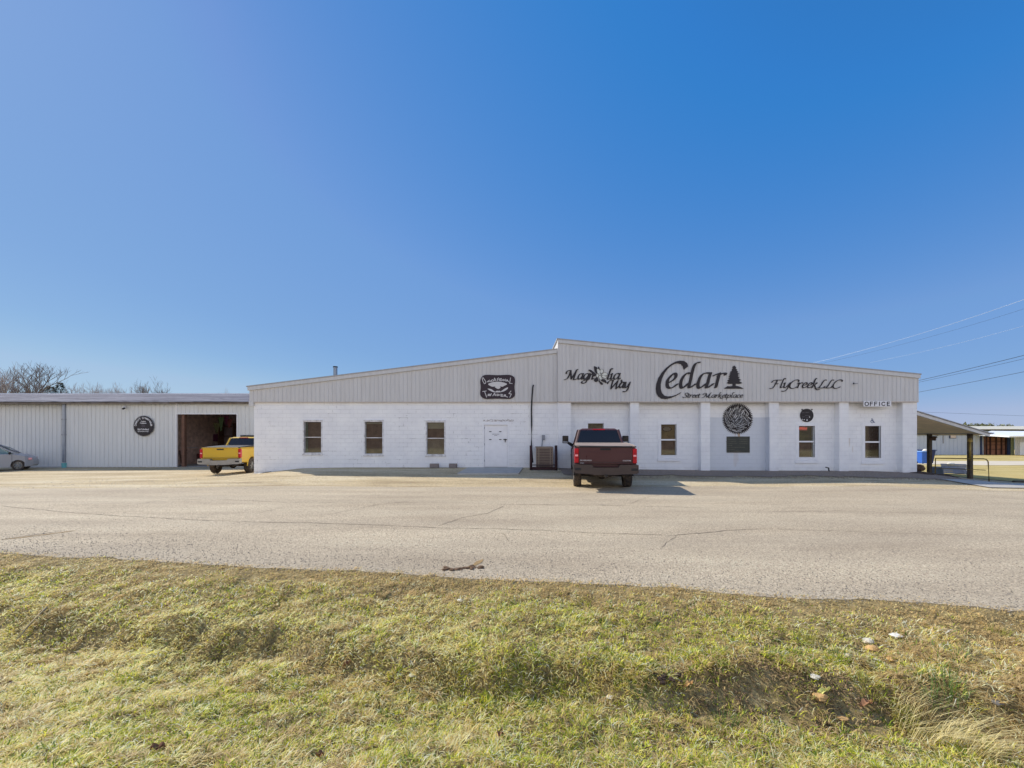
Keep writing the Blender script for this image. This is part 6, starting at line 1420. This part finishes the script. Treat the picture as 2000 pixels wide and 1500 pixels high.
# ================================================================ TREES
def bare_tree(px, base_y, top_py, Y, spread, seed, mt, label, fine=1.0, lean=0, grp='bare winter trees behind the shed'):
    x = PX(px, Y); z0 = gz(x, Y); H = PZ(top_py, Y) - z0; r = random.Random(seed)
    t = thing('bare_tree', label, 'tree', (x, Y, z0), group=grp); tr_ = MB(); cr = MB()
    def grow(p, d, L, rad, depth, into):
        n = 3; pts = [p]; dd = d
        for i in range(n):
            dd = (dd + Vector((r.uniform(-1, 1), r.uniform(-1, 1), r.uniform(-.5, .8))) * .13).normalized(); p = p + dd * L / n; pts.append(p)
        into.tube(pts, [rad * (1 - .45 * i / n) for i in range(n + 1)], 5 if depth < 2 else 3, cap=False)
        if depth >= 6: return
        k = (4 if depth == 0 else r.choice((3, 3, 4))) if depth < 4 else 3
        for i in range(k):
            a = r.random() * 6.28; side = Vector((math.cos(a), math.sin(a), r.uniform(.0, .5))).normalized()
            bl = r.uniform(.35, .95) * spread; nd = (dd * 1.0 + side * bl + Vector((0, 0, .12))).normalized()
            st = pts[r.randint(1, n)] if i else pts[-1]
            grow(st, nd, L * r.uniform(.62, .86), max(.017, rad * r.uniform(.48, .62)), depth + 1, cr)
    L0 = H * .255
    grow(Vector((x, Y, z0 - .2)), Vector((lean, 0, 1)).normalized(), L0, H * .026, 0, tr_)
    k_ = H / (sorted(v[2] for v in cr.v)[int(len(cr.v) * .9985)] - z0)
    kw = k_ * (.95 if top_py < 720 else .62)
    for mb_ in (tr_, cr): mb_.v = [(x + (v[0]-x)*kw, Y + (v[1]-Y)*kw, z0 + (v[2]-z0)*k_) for v in mb_.v]
    tr_.build('trunk', mt, t); cr.build('crown', mt, t)
bare_tree(45, 770, 706, 75, 1.15, 3, MAT['bark'], 'largest spreading bare tree above the shed roof at left')
bare_tree(-4, 770, 716, 78, 1.0, 8, MAT['barkp'], 'bare tree cut by the left edge of the photo')
bare_tree(138, 770, 748, 88, 1.0, 12, MAT['barkp'], 'small pale bare tree just right of the dark evergreens')
bare_tree(163, 770, 752, 92, 1.1, 17, MAT['barkp'], 'low reddish bare tree second right of the evergreens')
bare_tree(214, 770, 751, 90, 1.2, 22, MAT['barkp'], 'pale bare tree left half of the middle clump')
bare_tree(240, 770, 749, 90, 1.1, 31, MAT['barkp'], 'pale bare tree right half of the middle clump')
bare_tree(268, 770, 753, 90, .9, 36, MAT['barkp'], 'thin pale bare tree between the middle clump and the big round one')
bare_tree(318, 770, 742, 84, 1.2, 41, MAT['bark'], 'round bare tree above the saw blade sign')
bare_tree(425, 770, 761, 100, 1.0, 46, MAT['barkp'], 'tiny bare tree top near the main building')
def evergreen(px, top_py, Y, wd, seed, label):
    x = PX(px, Y); z0 = gz(x, Y); H = PZ(top_py, Y) - z0; r = np.random.RandomState(seed)
    t = thing('evergreen_tree', label, 'tree', (x, Y, z0), group='dark evergreens behind the shed')
    MB().tube([(x, Y, z0), (x, Y, z0 + H * .9)], [.25, .05], 6).build('trunk', MAT['bark'], t)
    m = MB(); vs = []; fs = []; rr_ = random.Random(seed)
    a0_ = seed
    for i in range(2600):
        u = rr_.random() ** .8; lay = .85 + .2 * math.sin(u * 30 + 2 * rr_.random() + a0_); rad = wd * (1 - u) ** .62 * lay * (rr_.random() ** .5) + .1; a = rr_.random() * 6.28
        c_ = Vector((x + math.cos(a) * rad, Y + math.sin(a) * rad, z0 + H * (.12 + .88 * u) - rad * .12)); L = rr_.uniform(.15, .4)
        d1 = Vector((math.cos(a), math.sin(a), rr_.uniform(-.4, .3))) * L; d2 = Vector((-math.sin(a), math.cos(a), rr_.uniform(-.5, .5))) * L * .4
        n_ = len(vs); vs += [c_ - d2, c_ + d2, c_ + d1]; fs.append((n_, n_+1, n_+2))
    m.add(vs, fs).build('crown', MAT['ever'], t)
evergreen(118, 747.5, 82, 3.6, 1, 'taller dark evergreen above the shed roof, right one of the pair')
evergreen(100, 755, 80, 4.6, 2, 'shorter dark evergreen left of the taller one')
def hedge(px0, px1, top_py, Y, seed, label):
    m = MB(); r = random.Random(seed); x0_, x1_ = PX(px0, Y), PX(px1, Y); zt = PZ(top_py, Y); vs = []; fs = []
    for i in range(2600):
        u = r.random(); x = x0_ + (x1_ - x0_) * u; h = (zt + 2) * (.75 + .3 * math.sin(u * 9 + seed) * .5 + .1 * r.random()) * min(1, 6 * min(u, 1 - u) + .4)
        z = -2 + h * r.random() ** .4; y = Y + r.uniform(-3, 3); c_ = Vector((x, y, z)); L = r.uniform(.5, 1.3)
        d1 = Vector((r.uniform(-1, 1), r.uniform(-1, 1), r.uniform(-1, 1))) * L; d2 = Vector((r.uniform(-1, 1), r.uniform(-1, 1), r.uniform(-1, 1))) * L
        n_ = len(vs); vs += [c_, c_ + d1, c_ + d2]; fs.append((n_, n_+1, n_+2))
    o = m.add(vs, fs).build('far_woodland', MAT['hedge']); o['kind'] = 'stuff'; o['label'] = label
hedge(1880, 1935, 826.5, 170, 1, 'olive far woodland above the cream roof'); hedge(1930, 1990, 828.5, 220, 3, 'grey far woodland at the right edge')

# ================================================================ WIRES
def wire(pts, r_, mt, label, twist=False):
    ps = [P(*p) for p in pts]; full = []
    for a, b in zip(ps[:-1], ps[1:]):
        for k in range(16): full.append(a.lerp(b, k / 16))
    full.append(ps[-1]); m = MB().tube(full, r_, 6)
    tag(m.build('overhead_wire', mt), label, 'overhead wire', 'overhead wires')
    return full
def sagged(x0, y0, Y0, x1, y1, Y1, sag, n=8):
    return [(x0 + (x1-x0)*t, y0 + (y1-y0)*t + sag*4*t*(1-t), Y0 + (Y1-Y0)*t) for t in [i/n for i in range(n+1)]]
wire(sagged(1700, 764, 46, 2150, 655, 24, 3), .022, MAT['wire'], 'upper dark wire of the close pair right of the building')
wire(sagged(1700, 766, 46, 2150, 664, 24, 3), .014, MAT['wire'], 'lower thinner dark wire of the close pair right of the building')
wire(sagged(1700, 783, 46, 2150, 695, 24, 2), .018, MAT['wire'], 'single dark wire below the close pair right of the building')
wire(sagged(1560, 716, 90, 2150, 528, 36, 12), .02, MAT['wirel'], 'thin pale wire, highest of all over the right side')
wire(sagged(1600, 711, 90, 2150, 552, 36, 10), .014, MAT['wire'], 'faint thin wire just below the highest pale one')
wire(sagged(1700, 708, 90, 2150, 590, 36, 8), .014, MAT['wirel'], 'faint pale wire midway between the highest and the dark wires')
wire(sagged(1780, 804, 120, 2150, 818, 120, 0), .03, MAT['wire'], 'far level thin wire above the right building roofs')
